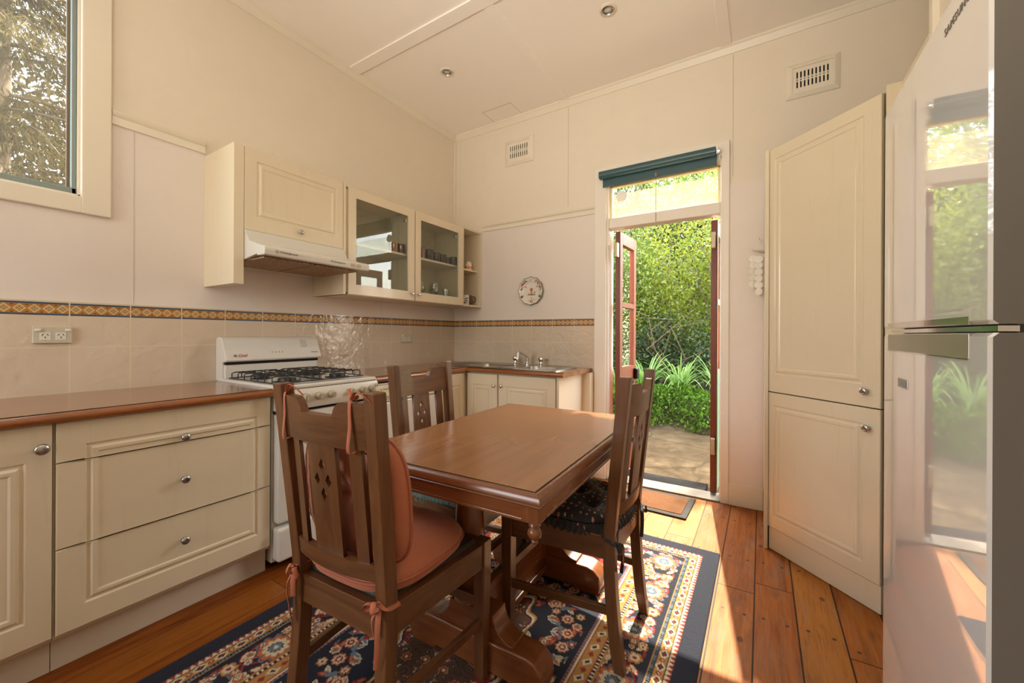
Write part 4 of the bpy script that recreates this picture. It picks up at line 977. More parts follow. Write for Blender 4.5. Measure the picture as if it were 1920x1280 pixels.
# ------------------------------------------------------------------ chairs
CH, CWb, CWt, CWf, CD = .985, .372, .397, .447, .42
RK = .055
def Yp(z): return -RK * max(0, (z - .45)) / (CH - .45) - .035 * max(0, (.40 - z) / .40) ** 1.6
def Xo(z): return CWb / 2 if z < .45 else CWb / 2 + (CWt - CWb) / 2 * (z - .45) / (CH - .45)
M_pad = plain('grey_green_vinyl', (.07, .066, .05), .45, bump=.2, bscale=120)
def chair(loc, rz, label):
    c = thing('dining_chair', loc, label, 'chair', 'wooden dining chairs around the table', rz)
    B = lambda n, mb, m, p=c, **kw: mb.build(n, m, p, world=False, **kw)
    T = .037
    for s in (-1, 1):
        rings = []
        for z in (0, .08, .16, .25, .34, .42, .50, .62, .75, .88, CH - .004, CH):
            t = T * (.86 if z < .05 else 1); xo = s * (Xo(z) - (.003 if z == CH else 0)); xi = s * (Xo(z) - t); y = Yp(z)
            rings.append([(xo, y, z), (xi, y, z), (xi, y + t + .002, z), (xo, y + t + .002, z)])
        B('leg', MB().loft(rings), M_wz, bevel=.0025)
        x0, x1 = s * CWf / 2, s * (CWf / 2 - .042)
        B('leg', MB().loft([[(x0 * k0, CD - a, z), (x1, CD - a, z), (x1, CD - .042 + b, z), (x0 * k0, CD - .042 + b, z)] for z, k0, a, b in ((0, .975, .004, .004), (.36, 1, 0, 0), (.452, 1, 0, 0))]), M_wz, bevel=.002)
        B('seat_rail', MB().bar((s * (CWb / 2 - .0145), .03, .407), (s * (CWf / 2 - .0165), CD - .03, .407), .024, .078), M_wy, bevel=.002)
        B('stretcher', MB().bar((s * (CWb / 2 - .018), .01, .192), (s * (CWf / 2 - .02), CD - .02, .185), .017, .028), M_wy, bevel=.002)
    B('seat_rail', MB().box(-CWb / 2 + .03, CWb / 2 - .03, .006, .03, .360, .440), M_wx, bevel=.002)
    B('seat_rail', MB().box(-CWf / 2 + .04, CWf / 2 - .04, CD - .028, CD - .003, .368, .447), M_wx, bevel=.002)
    B('stretcher', MB().box(-CWf / 2 + .035, CWf / 2 - .035, CD - .034, CD - .016, .235, .265), M_wx, bevel=.002)
    a, b = CWb / 2 - .028, CWf / 2 - .03
    pd = B('seat_pad', MB().loft([[(-a, .034, z), (a, .034, z), (b, CD - .03, z), (-b, CD - .03, z)] if z < .45 else [(-a + .012, .046, z), (a - .012, .046, z), (b - .012, CD - .042, z), (-b + .012, CD - .042, z)] for z in (.43, .446, .454)]), M_pad, bevel=.003)
    # backrest
    hw = CWt / 2 - T + .004
    def bow(x): return -.024 * (1 - (x / hw) ** 2)
    def curved(zlo, zhi, th=.021, n=40):
        rings = []
        for k in range(n + 1):
            x = -hw + 2 * hw * k / n
            lo, hi = zlo, zhi(x) if callable(zhi) else zhi
            f = lambda z: Yp(z) + .019 + bow(x)
            rings.append([(x, f(lo) - th / 2, lo), (x, f(lo) + th / 2, lo), (x, f(hi) + th / 2, hi), (x, f(hi) - th / 2, hi)])
        return MB().loft(rings)
    def crest(x):
        ax = abs(x); r = .034
        if ax >= .062 + r: return .957
        if ax <= .062: return .920
        return .920 + .037 * math.sqrt(max(0, 1 - ((.062 + r - ax) / r) ** 2)) * .999 + (0 if ax > .0625 else 0)
    xs = sorted(set([-hw + 2 * hw * k / 40 for k in range(41)] + [s * (.062 + .034 * k / 8) for k in range(9) for s in (-1, 1)]))
    rings = []
    for x in xs:
        hi = crest(x) if abs(abs(x) - .062) > 1e-6 else .928; lo = .842; f = lambda z: Yp(z) + .019 + bow(x)
        rings.append([(x, f(lo) - .011, lo), (x, f(lo) + .011, lo), (x, f(hi) + .011, hi), (x, f(hi) - .011, hi)])
    B('crest_rail', MB().loft(rings), M_wx, smooth=40)
    B('back_rail', curved(.508, .552), M_wx, smooth=40)
    def slat(name, x0, x1, holes=()):
        z0, z1 = .548, .846
        n = 10
        me = shape2d([[(x0 + (x1 - x0) * k / n, z0) for k in range(n + 1)] + [(x1 - (x1 - x0) * k / n, z1) for k in range(n + 1)]] + list(holes), .011)
        for v in me.vertices:
            x, z, t = v.co.x, v.co.y, v.co.z; v.co = (x, Yp(z) + .019 + bow(x) - t, z)
        o = link(name, me, M_wz, c, world=False); fixnormals(me); return o
    slat('slat', -.133, -.098); slat('slat', .098, .133)
    dia = lambda u, v: [(u - .0115, v), (u, v - .0185), (u + .0115, v), (u, v + .0185)]
    slat('splat', -.053, .053, [dia(0, .786), dia(-.0215, .748), dia(.0215, .748), dia(0, .710)])
    return c
cA = chair((1.632, -2.405, .009), math.radians(3.2), 'wooden dining chair nearest the camera, carrying two terracotta cushions')
cR = chair((2.172, -1.568, .009), math.radians(90.8), 'wooden dining chair between the table and the garden door, with a dark floral cushion')
cL = chair((1.250, -1.672, .009), math.radians(-88), 'wooden dining chair on the stove side of the table, tucked under it')
# ------------------------------------------------------------------ cushions
def cushmat(name, c, c2, rough=.75, pattern=False):
    t = NT(name); p = t.co('Object')
    n = t.noise(p, 9, 5, .6); col = t.mix(n, c, c2)
    if pattern:
        q = t.scale(p, (1, 1, .02))
        vo = t.n('TexVoronoi'); vo.inputs['Scale'].default_value = 42; vo.inputs['Randomness'].default_value = .25; t.put(vo.inputs['Vector'], q)
        d = vo.outputs['Distance']; rr = t.math('FRACT', t.math('MULTIPLY', t.xyz(vo.outputs['Color'])[0], 3))
        nz = t.noise(q, 150, 2)
        m = t.math('LESS_THAN', t.math('ADD', d, t.math('MULTIPLY', nz, .3)), .345)
        fc = t.ramp(rr, [(0, (.62, .09, .08)), (.5, (.60, .34, .20)), (.8, (.55, .14, .11))])
        fc = t.mix(t.math('GREATER_THAN', nz, .56), fc, (.03, .12, .05))
        col = t.mix(m, col, fc)
    h = t.math('ADD', t.noise(p, 26, 4, .6, .8), t.math('MULTIPLY', t.noise(p, 300, 2), .15))
    t.bsdf(col, rough, 0, t.bump(h, .35, .010), **{'Sheen Weight': .15}); return t.m
M_terra = cushmat('terracotta_cotton', (.56, .19, .10), (.48, .155, .08))
M_terra2 = plain('terracotta_piping', (.46, .15, .08), .75)
M_floral = cushmat('black_floral_cotton', (.014, .013, .015), (.022, .02, .02), .8, True)
M_green = cushmat('green_cotton', (.09, .15, .12), (.06, .11, .09))
def cushion_mesh(w, d, th, tufts, tr=.045, td=.75, sq=3.2, flat=.35):
    n, m = 30, 96
    r = np.linspace(0, 1, n)[:, None]; a = np.linspace(0, 2 * PI, m, endpoint=False)[None, :]
    ca, sa = np.cos(a), np.sin(a)
    k = (np.abs(ca) ** sq + np.abs(sa) ** sq) ** (-1 / sq)
    X = w / 2 * r * k * ca; Y = d / 2 * r * k * sa
    base = th / 2 * (1 - r ** 3.2) ** .55 + 0 * a
    dip = np.zeros_like(X)
    for (u, v) in tufts:
        dd = np.sqrt((X - u) ** 2 + (Y - v) ** 2); dip = np.maximum(dip, np.exp(-(dd / tr) ** 1.25))
    wr = .0022 * np.sin(a * 23 + 3 * np.sin(a * 5)) * r ** 3 * (1 - r ** 8)
    top = base * (1 - td * dip) + wr
    bot = -base * flat * (1 - .3 * dip) if flat < .7 else -th / 2 * flat * (1 - r ** 10) ** .5 * (1 - .3 * dip)
    P = np.concatenate([np.stack([X, Y, top], -1), np.stack([X, Y, bot], -1)[::-1][1:]], 0)
    edge = np.stack([(w / 2 * k * ca)[0], (d / 2 * k * sa)[0], np.zeros(m)], -1)
    return P, edge
def cushion(name, label, M, mat, pipem, w, d, th, tufts, ruffle=False, group=None, **kw):
    P, edge = cushion_mesh(w, d, th, tufts, **kw)
    o = thing(name, M.translation, label, 'cushion', group); o.rotation_euler = M.to_euler()
    me = gridmesh('cover', P, True); fixnormals(me); link('cover', me, mat, o, smooth=180, world=False)
    if ruffle:
        m = 480; a = np.linspace(0, 2 * PI, m, endpoint=False); sq = kw.get('sq', 3.2)
        k = (np.abs(np.cos(a)) ** sq + np.abs(np.sin(a)) ** sq) ** (-1 / sq)
        rows = []
        for j in range(5):
            t = j / 4; R = 1 + .07 * t * 1.0 + .016 * t * np.sin(a * 60 + np.sin(a * 7) * 2); z = -.004 - .030 * t ** 1.2 + .006 * t * np.sin(a * 60 + 1.3 + np.sin(a * 7) * 2)
            rows.append(np.stack([w / 2 * k * np.cos(a) * R, d / 2 * k * np.sin(a) * R, z], -1))
        me = gridmesh('ruffle', np.array(rows), True); link('ruffle', me, mat, o, smooth=180, world=False)
    else:
        pts = [tuple(p) for p in edge] + [tuple(edge[0])]
        MB().tube(pts, .0042, 6, cap=False).build('piping', pipem, o, world=False, smooth=180)
    return o
def ribbon(paths, mat, parent, r=(.0065, .0016), name='tie'):
    inv = (Matrix.Translation(parent.location) @ parent.rotation_euler.to_matrix().to_4x4()).inverted()
    A = MB()
    for pth in paths:
        # smooth by Catmull-Rom
        P = [Vector(p) for p in pth]; out = []
        for i in range(len(P) - 1):
            p0, p1, p2, p3 = P[max(i - 1, 0)], P[i], P[i + 1], P[min(i + 2, len(P) - 1)]
            for k in range(5):
                t = k / 5; out.append(.5 * ((2 * p1) + (p2 - p0) * t + (2 * p0 - 5 * p1 + 4 * p2 - p3) * t * t + (3 * p1 - p0 - 3 * p2 + p3) * t ** 3))
        out.append(P[-1]); A.tube(out, r, 6)
    A.xf(inv); return A.build(name, mat, parent, world=False, smooth=60)
def CM(ch, x, y, z, rx=0, rzz=0): return Matrix.Translation(ch.location) @ ch.rotation_euler.to_matrix().to_4x4() @ Matrix.Translation((x, y, z)) @ Matrix.Rotation(rx, 4, 'X') @ Matrix.Rotation(rzz, 4, 'Z')
def W(ch, *pts):
    M = Matrix.Translation(ch.location) @ ch.rotation_euler.to_matrix().to_4x4(); return [M @ Vector(p) for p in pts]
c1 = cushion('seat_cushion', 'terracotta tufted seat cushion lying on the nearest chair', CM(cA, .003, .193, .487), M_terra, M_terra2, .385, .39, .115, [(0, .01)], sq=3.2, flat=.56 + .15, group='terracotta cushions')
zc = .69
c2 = cushion('back_cushion', 'terracotta cushion standing upright against the backrest of the nearest chair', CM(cA, .014, Yp(zc) + .076, zc, math.radians(90 + 5)), M_terra, M_terra2, .40, .36, .10, [(0, 0)], sq=3.4, group='terracotta cushions')
for s in (-1, 1):
    px_ = s * (CWb / 2 + .002); xm = s * (CWb / 2 - .02)
    ribbon([W(cA, (s * .15, .03, .468), (xm, -.004, .465), (px_, .002, .455), (px_, .04, .447)),
            W(cA, (xm, -.004, .462), (xm - s * .0, -.022, .475), (xm + s * .004, -.030, .455), (xm + s * .002, -.012, .448)),
            W(cA, (xm, -.006, .46), (xm - s * .022, -.024, .468), (xm - s * .034, -.02, .448), (xm - .004, -.008, .455)),
            W(cA, (xm, -.006, .455), (xm + s * .012, -.022, .42), (xm + s * .008, -.02, .36), (xm, -.016, .31)),
            W(cA, (xm, -.006, .455), (xm - s * .01, -.02, .43), (xm - s * .006, -.016, .385))], M_terra2, c1)
for s, xx in ((-1, -.152), (1, .118)):
    yt = Yp(.957) + .012 + (-.024 * (1 - (xx / .165) ** 2)) * .9
    ribbon([W(cA, (xx * .92, Yp(.8) + .06, .80), (xx, Yp(.845) + .018, .835), (xx, yt - .008, .838), (xx + .002, yt - .0065, .90), (xx + .001, yt - .006, .957), (xx, yt + .01, .962), (xx, yt + .03, .93), (xx, yt + .03, .84)),
            W(cA, (xx, yt, .962), (xx + .025, yt - .01, .985), (xx + .05, yt - .006, .978), (xx + .072, yt + .0, .960)),
            W(cA, (xx, yt, .962), (xx - .02, yt + .014, .972), (xx - .035, yt + .02, .985)),
            W(cA, (xx, yt - .002, .964), (xx + .010, yt + .006, .974), (xx + .002, yt + .012, .965), (xx - .008, yt + .002, .968))], M_terra2, c2, (.0048, .0015))
c3 = cushion('seat_cushion', 'black floral seat cushion with a frilled edge on the chair by the garden door', CM(cR, 0, .195, .474), M_floral, None, .385, .385, .095, [(-.085, .085), (.085, .085), (-.085, -.085), (.085, -.085), (0, 0)], ruffle=True, sq=2.6, tr=.034, td=.8)
for s in (-1, 1):
    xm = s * (CWb / 2 + .002); xi = s * (CWb / 2 - .039)
    ribbon([W(cR, (s * .14, .05, .465), (xi + s * .03, .042, .452), (xm, .03, .44), (xm, -.002, .428), (xi + s * .02, -.003, .425)),
            W(cR, (xi + s * .004, -.003, .46), (xi + s * .01, -.004, .425)),
            W(cR, (xi + s * .02, -.004, .425), (xi + s * .034, -.018, .43), (xi + s * .036, -.02, .40), (xi + s * .018, -.007, .418)),
            W(cR, (xi + s * .016, -.005, .424), (xi - s * .006, -.015, .41), (xi - s * .010, -.016, .36), (xi - s * .004, -.012, .315))], M_floral, c3, (.007, .0016))
c4 = cushion('seat_cushion', 'grey-green seat cushion with a frilled edge on the chair by the stove', CM(cL, 0, .19, .466), M_green, None, .37, .37, .07, [(0, 0)], ruffle=True, sq=2.8)
ribbon([W(cL, (.12, .03, .46), (.15, -.01, .45), (.155, -.014, .40), (.152, -.012, .32)), W(cL, (.14, .0, .455), (.168, -.016, .43), (.172, -.014, .36))], M_green, c4, (.012, .002))
# ------------------------------------------------------------------ rug
def rug():
    Wd, Ln, g = 1.528, 2.32, .0036
    nx, ny = int(Wd / 2 / g), int(Ln / 2 / g)
    x = (np.arange(nx) + .5) * (Wd / 2 / nx); y = (np.arange(ny) + .5) * (Ln / 2 / ny)
    X, Y = np.meshgrid(x, y, indexing='ij')
    NV, CR, GO, RE, BL, OR, BK, GR = [np.array(c) for c in ((.007, .010, .024), (.58, .50, .36), (.38, .19, .05), (.24, .022, .020), (.12, .17, .22), (.42, .14, .045), (.012, .010, .012), (.10, .15, .15))]
    C = np.empty((nx, ny, 3)); C[:] = NV
    d = np.minimum(X, Y) + .014; s = np.where(X < Y, Y, X)
    gR = np.random.default_rng(5)
    def per(p, off=0): return np.abs(((s + off) / p) % 1 - .5) * 2      # 0..1 triangle
    def band(a, b): return (d >= a) & (d < b)
    def setc(m, c): C[m] = c
    # outer guard: cream/red triangles
    m = band(.088, .108); setc(m, CR); setc(m & ((d - .088) / .020 < per(.021)), RE); setc(band(.088, .0905), GO)
    # gold guard with motifs
    m = band(.108, .146); setc(m, GO); u = (d - .127) / .019
    pr = per(.062); setc(m & (pr + np.abs(u) * .9 < .85), CR); setc(m & (pr + np.abs(u) * .9 < .5), BK); setc(m & (pr + np.abs(u) < .25), RE)
    pr2 = per(.062, .031); setc(m & (pr2 * 1.5 + np.abs(u) < .55), RE); setc(m & (pr2 * 1.5 + np.abs(u) < .25), CR)
    setc(band(.1075, .110) | band(.144, .1465), BK)
    m = band(.1465, .157); setc(m, BL); setc(m & (per(.010) > .5), NV); setc(band(.157, .162), GO)
    # main border
    B0, B1 = .162, .305
    def flower(cx, cy, r, n, cols, rot=0.0, sx=1., sy=1., mask=None):
        i0, i1 = int(max(0, (cx - r * 1.3) / (Wd / 2) * nx)), int(min(nx, (cx + r * 1.3) / (Wd / 2) * nx + 1)); j0, j1 = int(max(0, (cy - r * 1.3) / (Ln / 2) * ny)), int(min(ny, (cy + r * 1.3) / (Ln / 2) * ny + 1))
        if i1 <= i0 or j1 <= j0: return
        dx, dy = (X[i0:i1, j0:j1] - cx) / sx, (Y[i0:i1, j0:j1] - cy) / sy
        rr = np.sqrt(dx ** 2 + dy ** 2) / r; th = np.arctan2(dy, dx) + rot
        lob = .78 + .22 * np.abs(np.cos(th * n / 2)) * 1.2
        S = C[i0:i1, j0:j1]
        for k, (f, col) in enumerate(cols): S[rr < lob * f] = col
    def leafm(cx, cy, l, w_, ang, col, edge=None):
        r = l
        i0, i1 = int(max(0, (cx - r) / (Wd / 2) * nx)), int(min(nx, (cx + r) / (Wd / 2) * nx + 1)); j0, j1 = int(max(0, (cy - r) / (Ln / 2) * ny)), int(min(ny, (cy + r) / (Ln / 2) * ny + 1))
        if i1 <= i0 or j1 <= j0: return
        dx, dy = X[i0:i1, j0:j1] - cx, Y[i0:i1, j0:j1] - cy
        a = dx * math.cos(ang) + dy * math.sin(ang); b = -dx * math.sin(ang) + dy * math.cos(ang)
        q = np.abs(a) / l * 2; hw = w_ / 2 * np.clip(1 - q ** 2, 0, 1)
        S = C[i0:i1, j0:j1]
        if edge is not None: S[np.abs(b) < hw] = edge; S[np.abs(b) < hw - .0045] = col
        else: S[np.abs(b) < hw] = col
    def vine(m, amp, p, ph, mid, col, w_):
        setc(m & (np.abs(d - mid - amp * np.sin(2 * PI * s / p + ph)) < w_), col)
    m = band(B0, B1)
    vine(m, .048, .27, 0, .233, RE, .0055); vine(m, .048, .27, PI, .233, RE, .0045)
    pal = [[(1, CR), (.72, OR), (.34, GR)], [(1, RE), (.74, CR), (.4, BL)], [(1, OR), (.75, NV), (.62, CR), (.3, OR)], [(1, BL), (.7, RE), (.35, CR)], [(1, GO), (.66, CR), (.3, RE)]]
    def along(side, sv, dv): return (dv, sv) if side == 0 else (sv, dv)
    for side, L_ in ((0, Ln / 2), (1, Wd / 2)):
        sv = B0 + .07; k = 0
        while sv < L_ + .1:
            if k % 2 == 0:
                cx, cy = along(side, sv, .233)
                flower(cx, cy, .064, 10, [(1.05, BL), (.96, RE), (.88, OR), (.66, CR), (.40, BK), (.34, BL), (.14, CR)])
            else:
                for q in (-1, 1):
                    cx, cy = along(side, sv, .233 + q * .036); flower(cx, cy, .027, 6, pal[0 if q > 0 else 4])
                    for e in (-1, 1):
                        cx, cy = along(side, sv + e * .052, .233 + q * .045); leafm(cx, cy, .055, .026, (PI / 2 if side == 0 else 0) + e * q * .7 * (1 if side else -1), CR, RE if e > 0 else BK)
                cx, cy = along(side, sv, .233); flower(cx, cy, .02, 6, pal[3])
            for q in range(14):
                aa = sv + gR.uniform(-.07, .07); dd = gR.uniform(B0 + .014, B1 - .014)
                cx, cy = along(side, aa, dd)
                if abs(dd - .233) < .05 and abs(aa - sv) < .06 and k % 2 == 0: continue
                flower(cx, cy, gR.uniform(.011, .018), int(gR.integers(5, 7)), pal[int(gR.integers(0, 5))], gR.uniform(0, 3))
            sv += .135; k += 1
    # inner guards
    setc(band(.300, .3045), GO); m = band(.3045, .318); setc(m, CR); setc(m & (per(.016) > .45), BK); setc(band(.318, .322), RE)
    m = band(.322, .366); setc(m, GO); u = (d - .344) / .022
    pr = per(.075); setc(m & (pr * 1.25 + np.abs(u + .3 * np.sin(2 * PI * s / .075)) < .72), CR); setc(m & (pr * 1.25 + np.abs(u + .3 * np.sin(2 * PI * s / .075)) < .36), BK)
    pr2 = per(.075, .0375); setc(m & (pr2 * 1.5 + np.abs(u) < .5), RE)
    setc(band(.366, .371), RE); setc(band(.371, .378), CR); m = band(.378, .389); setc(m, BL); setc(m & (per(.014) > .5), RE); setc(band(.389, .394), BK)
    # field, corner spandrels and medallion
    fx, fy = X - .394, Y - .394; FW, FL_ = Wd / 2 - .394, Ln / 2 - .394
    inside = d > .394
    ax = (fx / FW); ay = fy / FL_
    sp = (ax * 1.05) ** 1.1 + (np.abs(ay) * 1.9) ** 1.1
    wob = .035 * np.sin(np.arctan2(fy, fx) * 14)
    sp = sp * 1.22; spm = inside & (sp + wob < .86)
    setc(inside, NV); setc(inside & (sp + wob < .92), CR); setc(inside & (sp + wob < .895), GO); setc(inside & (sp + wob < .86), RE)
    def swirl(cx, cy, r, col, edge, turns=1.15, sgn=1, wd=.012):
        for k in range(46):
            t = k / 45; a = sgn * turns * 2 * PI * t; rr = r * (1 - t * .82)
            flower(cx + rr * math.cos(a), cy + rr * math.sin(a), wd * (1.25 - .5 * t), 0, [(1, edge)])
        for k in range(46):
            t = k / 45; a = sgn * turns * 2 * PI * t; rr = r * (1 - t * .82)
            flower(cx + rr * math.cos(a), cy + rr * math.sin(a), wd * (.78 - .3 * t), 0, [(1, col)])
    mk = C.copy()
    for (cx, cy, r, sg) in ((.47, .47, .05, 1), (.58, .44, .042, -1), (.45, .62, .05, -1), (.53, .55, .038, 1), (.44, .78, .04, 1), (.66, .435, .03, 1), (.50, .69, .03, 1)):
        swirl(cx, cy, r, GO, CR, sgn=sg)
    for q in range(46):
        cx, cy = gR.uniform(.40, .74), gR.uniform(.40, .9); flower(cx, cy, gR.uniform(.012, .026), int(gR.integers(5, 8)), pal[int(gR.integers(0, 5))], gR.uniform(0, 3))
        leafm(cx + gR.uniform(-.04, .04), cy + gR.uniform(-.04, .04), .045, .02, gR.uniform(0, 3.1), [GO, CR, BL, RE][int(gR.integers(0, 4))], CR)
    C[inside & ~(sp + wob < .86)] = mk[inside & ~(sp + wob < .86)]; C[~inside] = mk[~inside]
    # medallion around the rug centre
    mx, my = (Wd / 2 - X) / .215, (Ln / 2 - Y) / .40
    th = np.arctan2(my, mx); rm = np.sqrt(mx ** 2 + my ** 2) * (1 + .06 * np.cos(th * 16))
    save = C.copy()
    for f, col in ((1.0, GO), (.965, CR), (.93, BK), (.9, RE), (.70, CR), (.68, BK), (.66, CR * .92)): C[rm < f] = col
    mk = C.copy()
    for q in range(120):
        cx, cy = Wd / 2 - gR.uniform(0, .22), Ln / 2 - gR.uniform(0, .4); flower(cx, cy, gR.uniform(.013, .024), int(gR.integers(5, 8)), pal[int(gR.integers(0, 5))], gR.uniform(0, 3))
    for q in range(60):
        cx, cy = Wd / 2 - gR.uniform(0, .16), Ln / 2 - gR.uniform(0, .28); swirl(cx, cy, gR.uniform(.018, .034), np.array((.10, .05, .03)), np.array((.05, .03, .02)), sgn=1 if q % 2 else -1, wd=.007)
        if q % 3 == 0: flower(cx + .01, cy + .02, .018, 6, [(1, GO), (.75, RE), (.35, CR)])
    C[rm > .89] = mk[rm > .89]; 
    # flower sprays on the navy field
    def spray(cx, cy, a0, R=.075):
        flower(cx, cy, .026, 8, [(1, OR), (.78, CR), (.55, RE), (.25, CR)])
        for k in range(5):
            a = a0 + k * 2 * PI / 5 + gR.uniform(-.3, .3); rr = R * gR.uniform(.6, .85)
            bx, by_ = cx + rr * math.cos(a), cy + rr * math.sin(a)
            if k % 2: flower(bx, by_, .019, 6, pal[int(gR.integers(0, 5))])
            else:
                for e in (-.5, .5): leafm(bx + .018 * math.cos(a + e), by_ + .018 * math.sin(a + e), .046, .020, a + e, [OR, CR * .8, BL, OR][int(gR.integers(0, 4))], CR if gR.random() < .6 else RE)
                flower(bx, by_, .012, 5, [(1, BL if k else RE)])
    field = inside & (sp + wob > .93) & (rm > 1.02)
    base = C.copy()
    for (cx, cy) in ((.43, 1.0), (.47, .86), (.46, 1.13), (.60, .70), (.62, .78), (.50, 1.06), (.70, .60), (.74, .46), (.60, .58), (.55, .80), (.44, .93), (.52, .68), (.66, .52), (.73, .69)):
        spray(cx, cy, gR.uniform(0, 3))
    C[~field] = base[~field]
    full = np.concatenate([C, C[::-1]], 0); full = np.concatenate([full, full[:, ::-1]], 1)
    nzz = 1 + gR.normal(0, .07, full.shape[:2])[..., None]; full = np.clip(full * nzz, 0, 1)
    N, M_ = full.shape[:2]
    gx = np.linspace(0, Wd, N); gy = np.linspace(0, -Ln, M_)
    GX, GY = np.meshgrid(gx, gy, indexing='ij')
    P = np.stack([GX, GY, np.full_like(GX, .0085) + gR.normal(0, .0004, GX.shape)], -1)
    # turned-down edge
    P[0, :, 2] = P[-1, :, 2] = 0.0006; P[:, 0, 2] = P[:, -1, 2] = 0.0006
    me = gridmesh('area_rug', P.astype(np.float32)); vcol(me, full); 
    fixn = me.polygons[0].normal.z
    if fixn < 0: me.flip_normals()
    o = link('area_rug', me, vcolmat('rug_wool_pile', .95, 700), None, world=False)
    o.location = (.884, -.742, 0)
    tag(o, 'navy oriental floral rug with patterned borders under the dining table', 'rug')
rug()
dm = thing('doormat', (1.92, -.235, .001), 'orange coir doormat with a charcoal border inside the garden door', 'doormat')
def coir(name, c, c2):
    t = NT(name); p = t.pos(); n = t.noise(p, 420, 3, .7); t.bsdf(t.mix(n, c, c2), .95, 0, t.bump(n, 1.0, .006)); return t.m
MQ = Matrix.Translation((1.93, -.235, 0)) @ Matrix.Rotation(math.radians(-2), 4, 'Z')
MB().box(-.28, .275, -.18, .172, .001, .011).xf(MQ).build('rubber_border', coir('charcoal_coir', (.035, .032, .03), (.09, .085, .08)), dm, bevel=.002)
MB().box(-.245, .24, -.140, .134, .010, .0145).xf(MQ).build('coir_pile', coir('orange_coir', (.11, .038, .006), (.19, .07, .012)), dm, bevel=.002)
# ------------------------------------------------------------------ garden
t = NT('old_concrete'); P_ = t.pos(); q = t.xyz(P_)
n1 = t.noise(P_, 3.2, 7, .65); n2 = t.noise(P_, 40, 4)
c = t.ramp(n1, [(.3, (.03, .019, .008)), (.55, (.075, .052, .025)), (.75, (.13, .094, .049))]); c = t.mix(t.math('MULTIPLY', n2, .4), c, (.10, .075, .05))
vz = t.voro(t.mix(.12, P_, t.noise(P_, 5, 3, col=True)), 1.25, 'DISTANCE_TO_EDGE')
c = t.mix(t.math('MULTIPLY', t.math('LESS_THAN', vz, .012), .8), c, (.045, .035, .02))
t.bsdf(c, .95, 0, t.bump(t.math('ADD', n2, n1), .5, .01), **{'Specular IOR Level': .05}); M_conc = t.m
M_soil = plain('dark_soil', (.06, .045, .025), .95, bump=.6, bscale=30, var=.3)
struct('garden_path', MB().box(-1.6, 4.5, .122, 2.25, -.12, -.022), M_conc)
struct('garden_soil', MB().box(-12, 14, 2.25, 16, -.2, -.03).add([(-4, 2.1, -.03), (6, 2.1, -.03), (6, 2.9, .34), (-4, 2.9, .34), (-4, 7, .5), (6, 7, .5), (-4, 7, -.1), (6, 7, -.1)], [(0, 1, 2, 3), (3, 2, 5, 4), (4, 5, 7, 6)]), M_soil, fix=False)
struct('side_yard_ground', MB().box(-12, -.13, -10, .122, -.3, -.15), M_soil)
M_rub = plain('black_rubber', (.010, .0095, .009), .85, bump=.3)
gm = thing('rubber_mat', (1.93, .225, -.02), 'black ribbed rubber mat outside the garden door sill', 'doormat')
A = MB()
for k in range(9): A.box(1.62, 2.245, .132 + k * .0205, .143 + k * .0205, -.021, .004)
A.build('rib', M_rub, gm, bevel=.002)
A = MB()
for k in range(14): A.box(1.63 + k * .0465, 1.64 + k * .0465, .132, .308, -.0215, -.008)
A.build('webbing', M_rub, gm)

def leaves(name, C, size, mat, parent, up=.25, aspect=.42, droop=0, jit=.35, dirs=None):
    """C: (n,3) leaf bases"""
    n = len(C); d = rng.normal(0, 1, (n, 3)) if dirs is None else dirs + rng.normal(0, .35, (n, 3))
    d[:, 2] += up - droop; d /= np.linalg.norm(d, axis=1)[:, None]
    r = rng.normal(0, 1, (n, 3)); s = np.cross(d, r); s /= np.linalg.norm(s, axis=1)[:, None] + 1e-9; nn = np.cross(s, d)
    L = size * rng.uniform(1 - jit, 1 + jit, (n, 1)); Wd = L * aspect
    P = np.stack([C, C + d * L * .45 + s * Wd / 2 + nn * L * .06, C + d * L - nn * L * .06, C + d * L * .45 - s * Wd / 2 + nn * L * .06], 1)
    me = bpy.data.meshes.new(name); me.vertices.add(n * 4); me.vertices.foreach_set('co', P.reshape(-1).astype(np.float32))
    me.loops.add(n * 4); me.polygons.add(n); me.loops.foreach_set('vertex_index', np.arange(n * 4, dtype=np.int32)); me.polygons.foreach_set('loop_start', (np.arange(n) * 4).astype(np.int32))
    me.update(calc_edges=True); 
    return link(name, me, mat, parent)
def ell(n, c, r, shell=.55, lump=.25, clumps=40):
    """points in a lumpy ellipsoid, gathered in clumps"""
    k = rng.normal(0, 1, (clumps, 3)); k /= np.linalg.norm(k, axis=1)[:, None]; k *= rng.uniform(shell, 1, (clumps, 1))
    i = rng.integers(0, clumps, n); p = k[i] + rng.normal(0, lump, (n, 3))
    return np.array(c) + p * np.array(r)
M_l = [leafmat('yellow_green_leaves', (.08, .14, .014), (.27, .32, .04), .5, .28), leafmat('mid_green_leaves', (.035, .09, .014), (.15, .22, .035), .45, .28), leafmat('deep_green_leaves', (.014, .04, .008), (.05, .09, .018), .3, .55),
       leafmat('ivy_leaves', (.045, .13, .012), (.17, .30, .035), .32, .35), leafmat('strap_leaves', (.12, .24, .04), (.30, .45, .13), .4), leafmat('gold_leaves', (.2, .2, .02), (.42, .38, .05), .5, .3)]
M_l.append(leafmat('brown_olive_leaves', (.03, .026, .011), (.10, .075, .03), .25, .7, .1))
M_bark = plain('grey_bark', (.13, .09, .06), .9, bump=.6, bscale=40, var=.3)
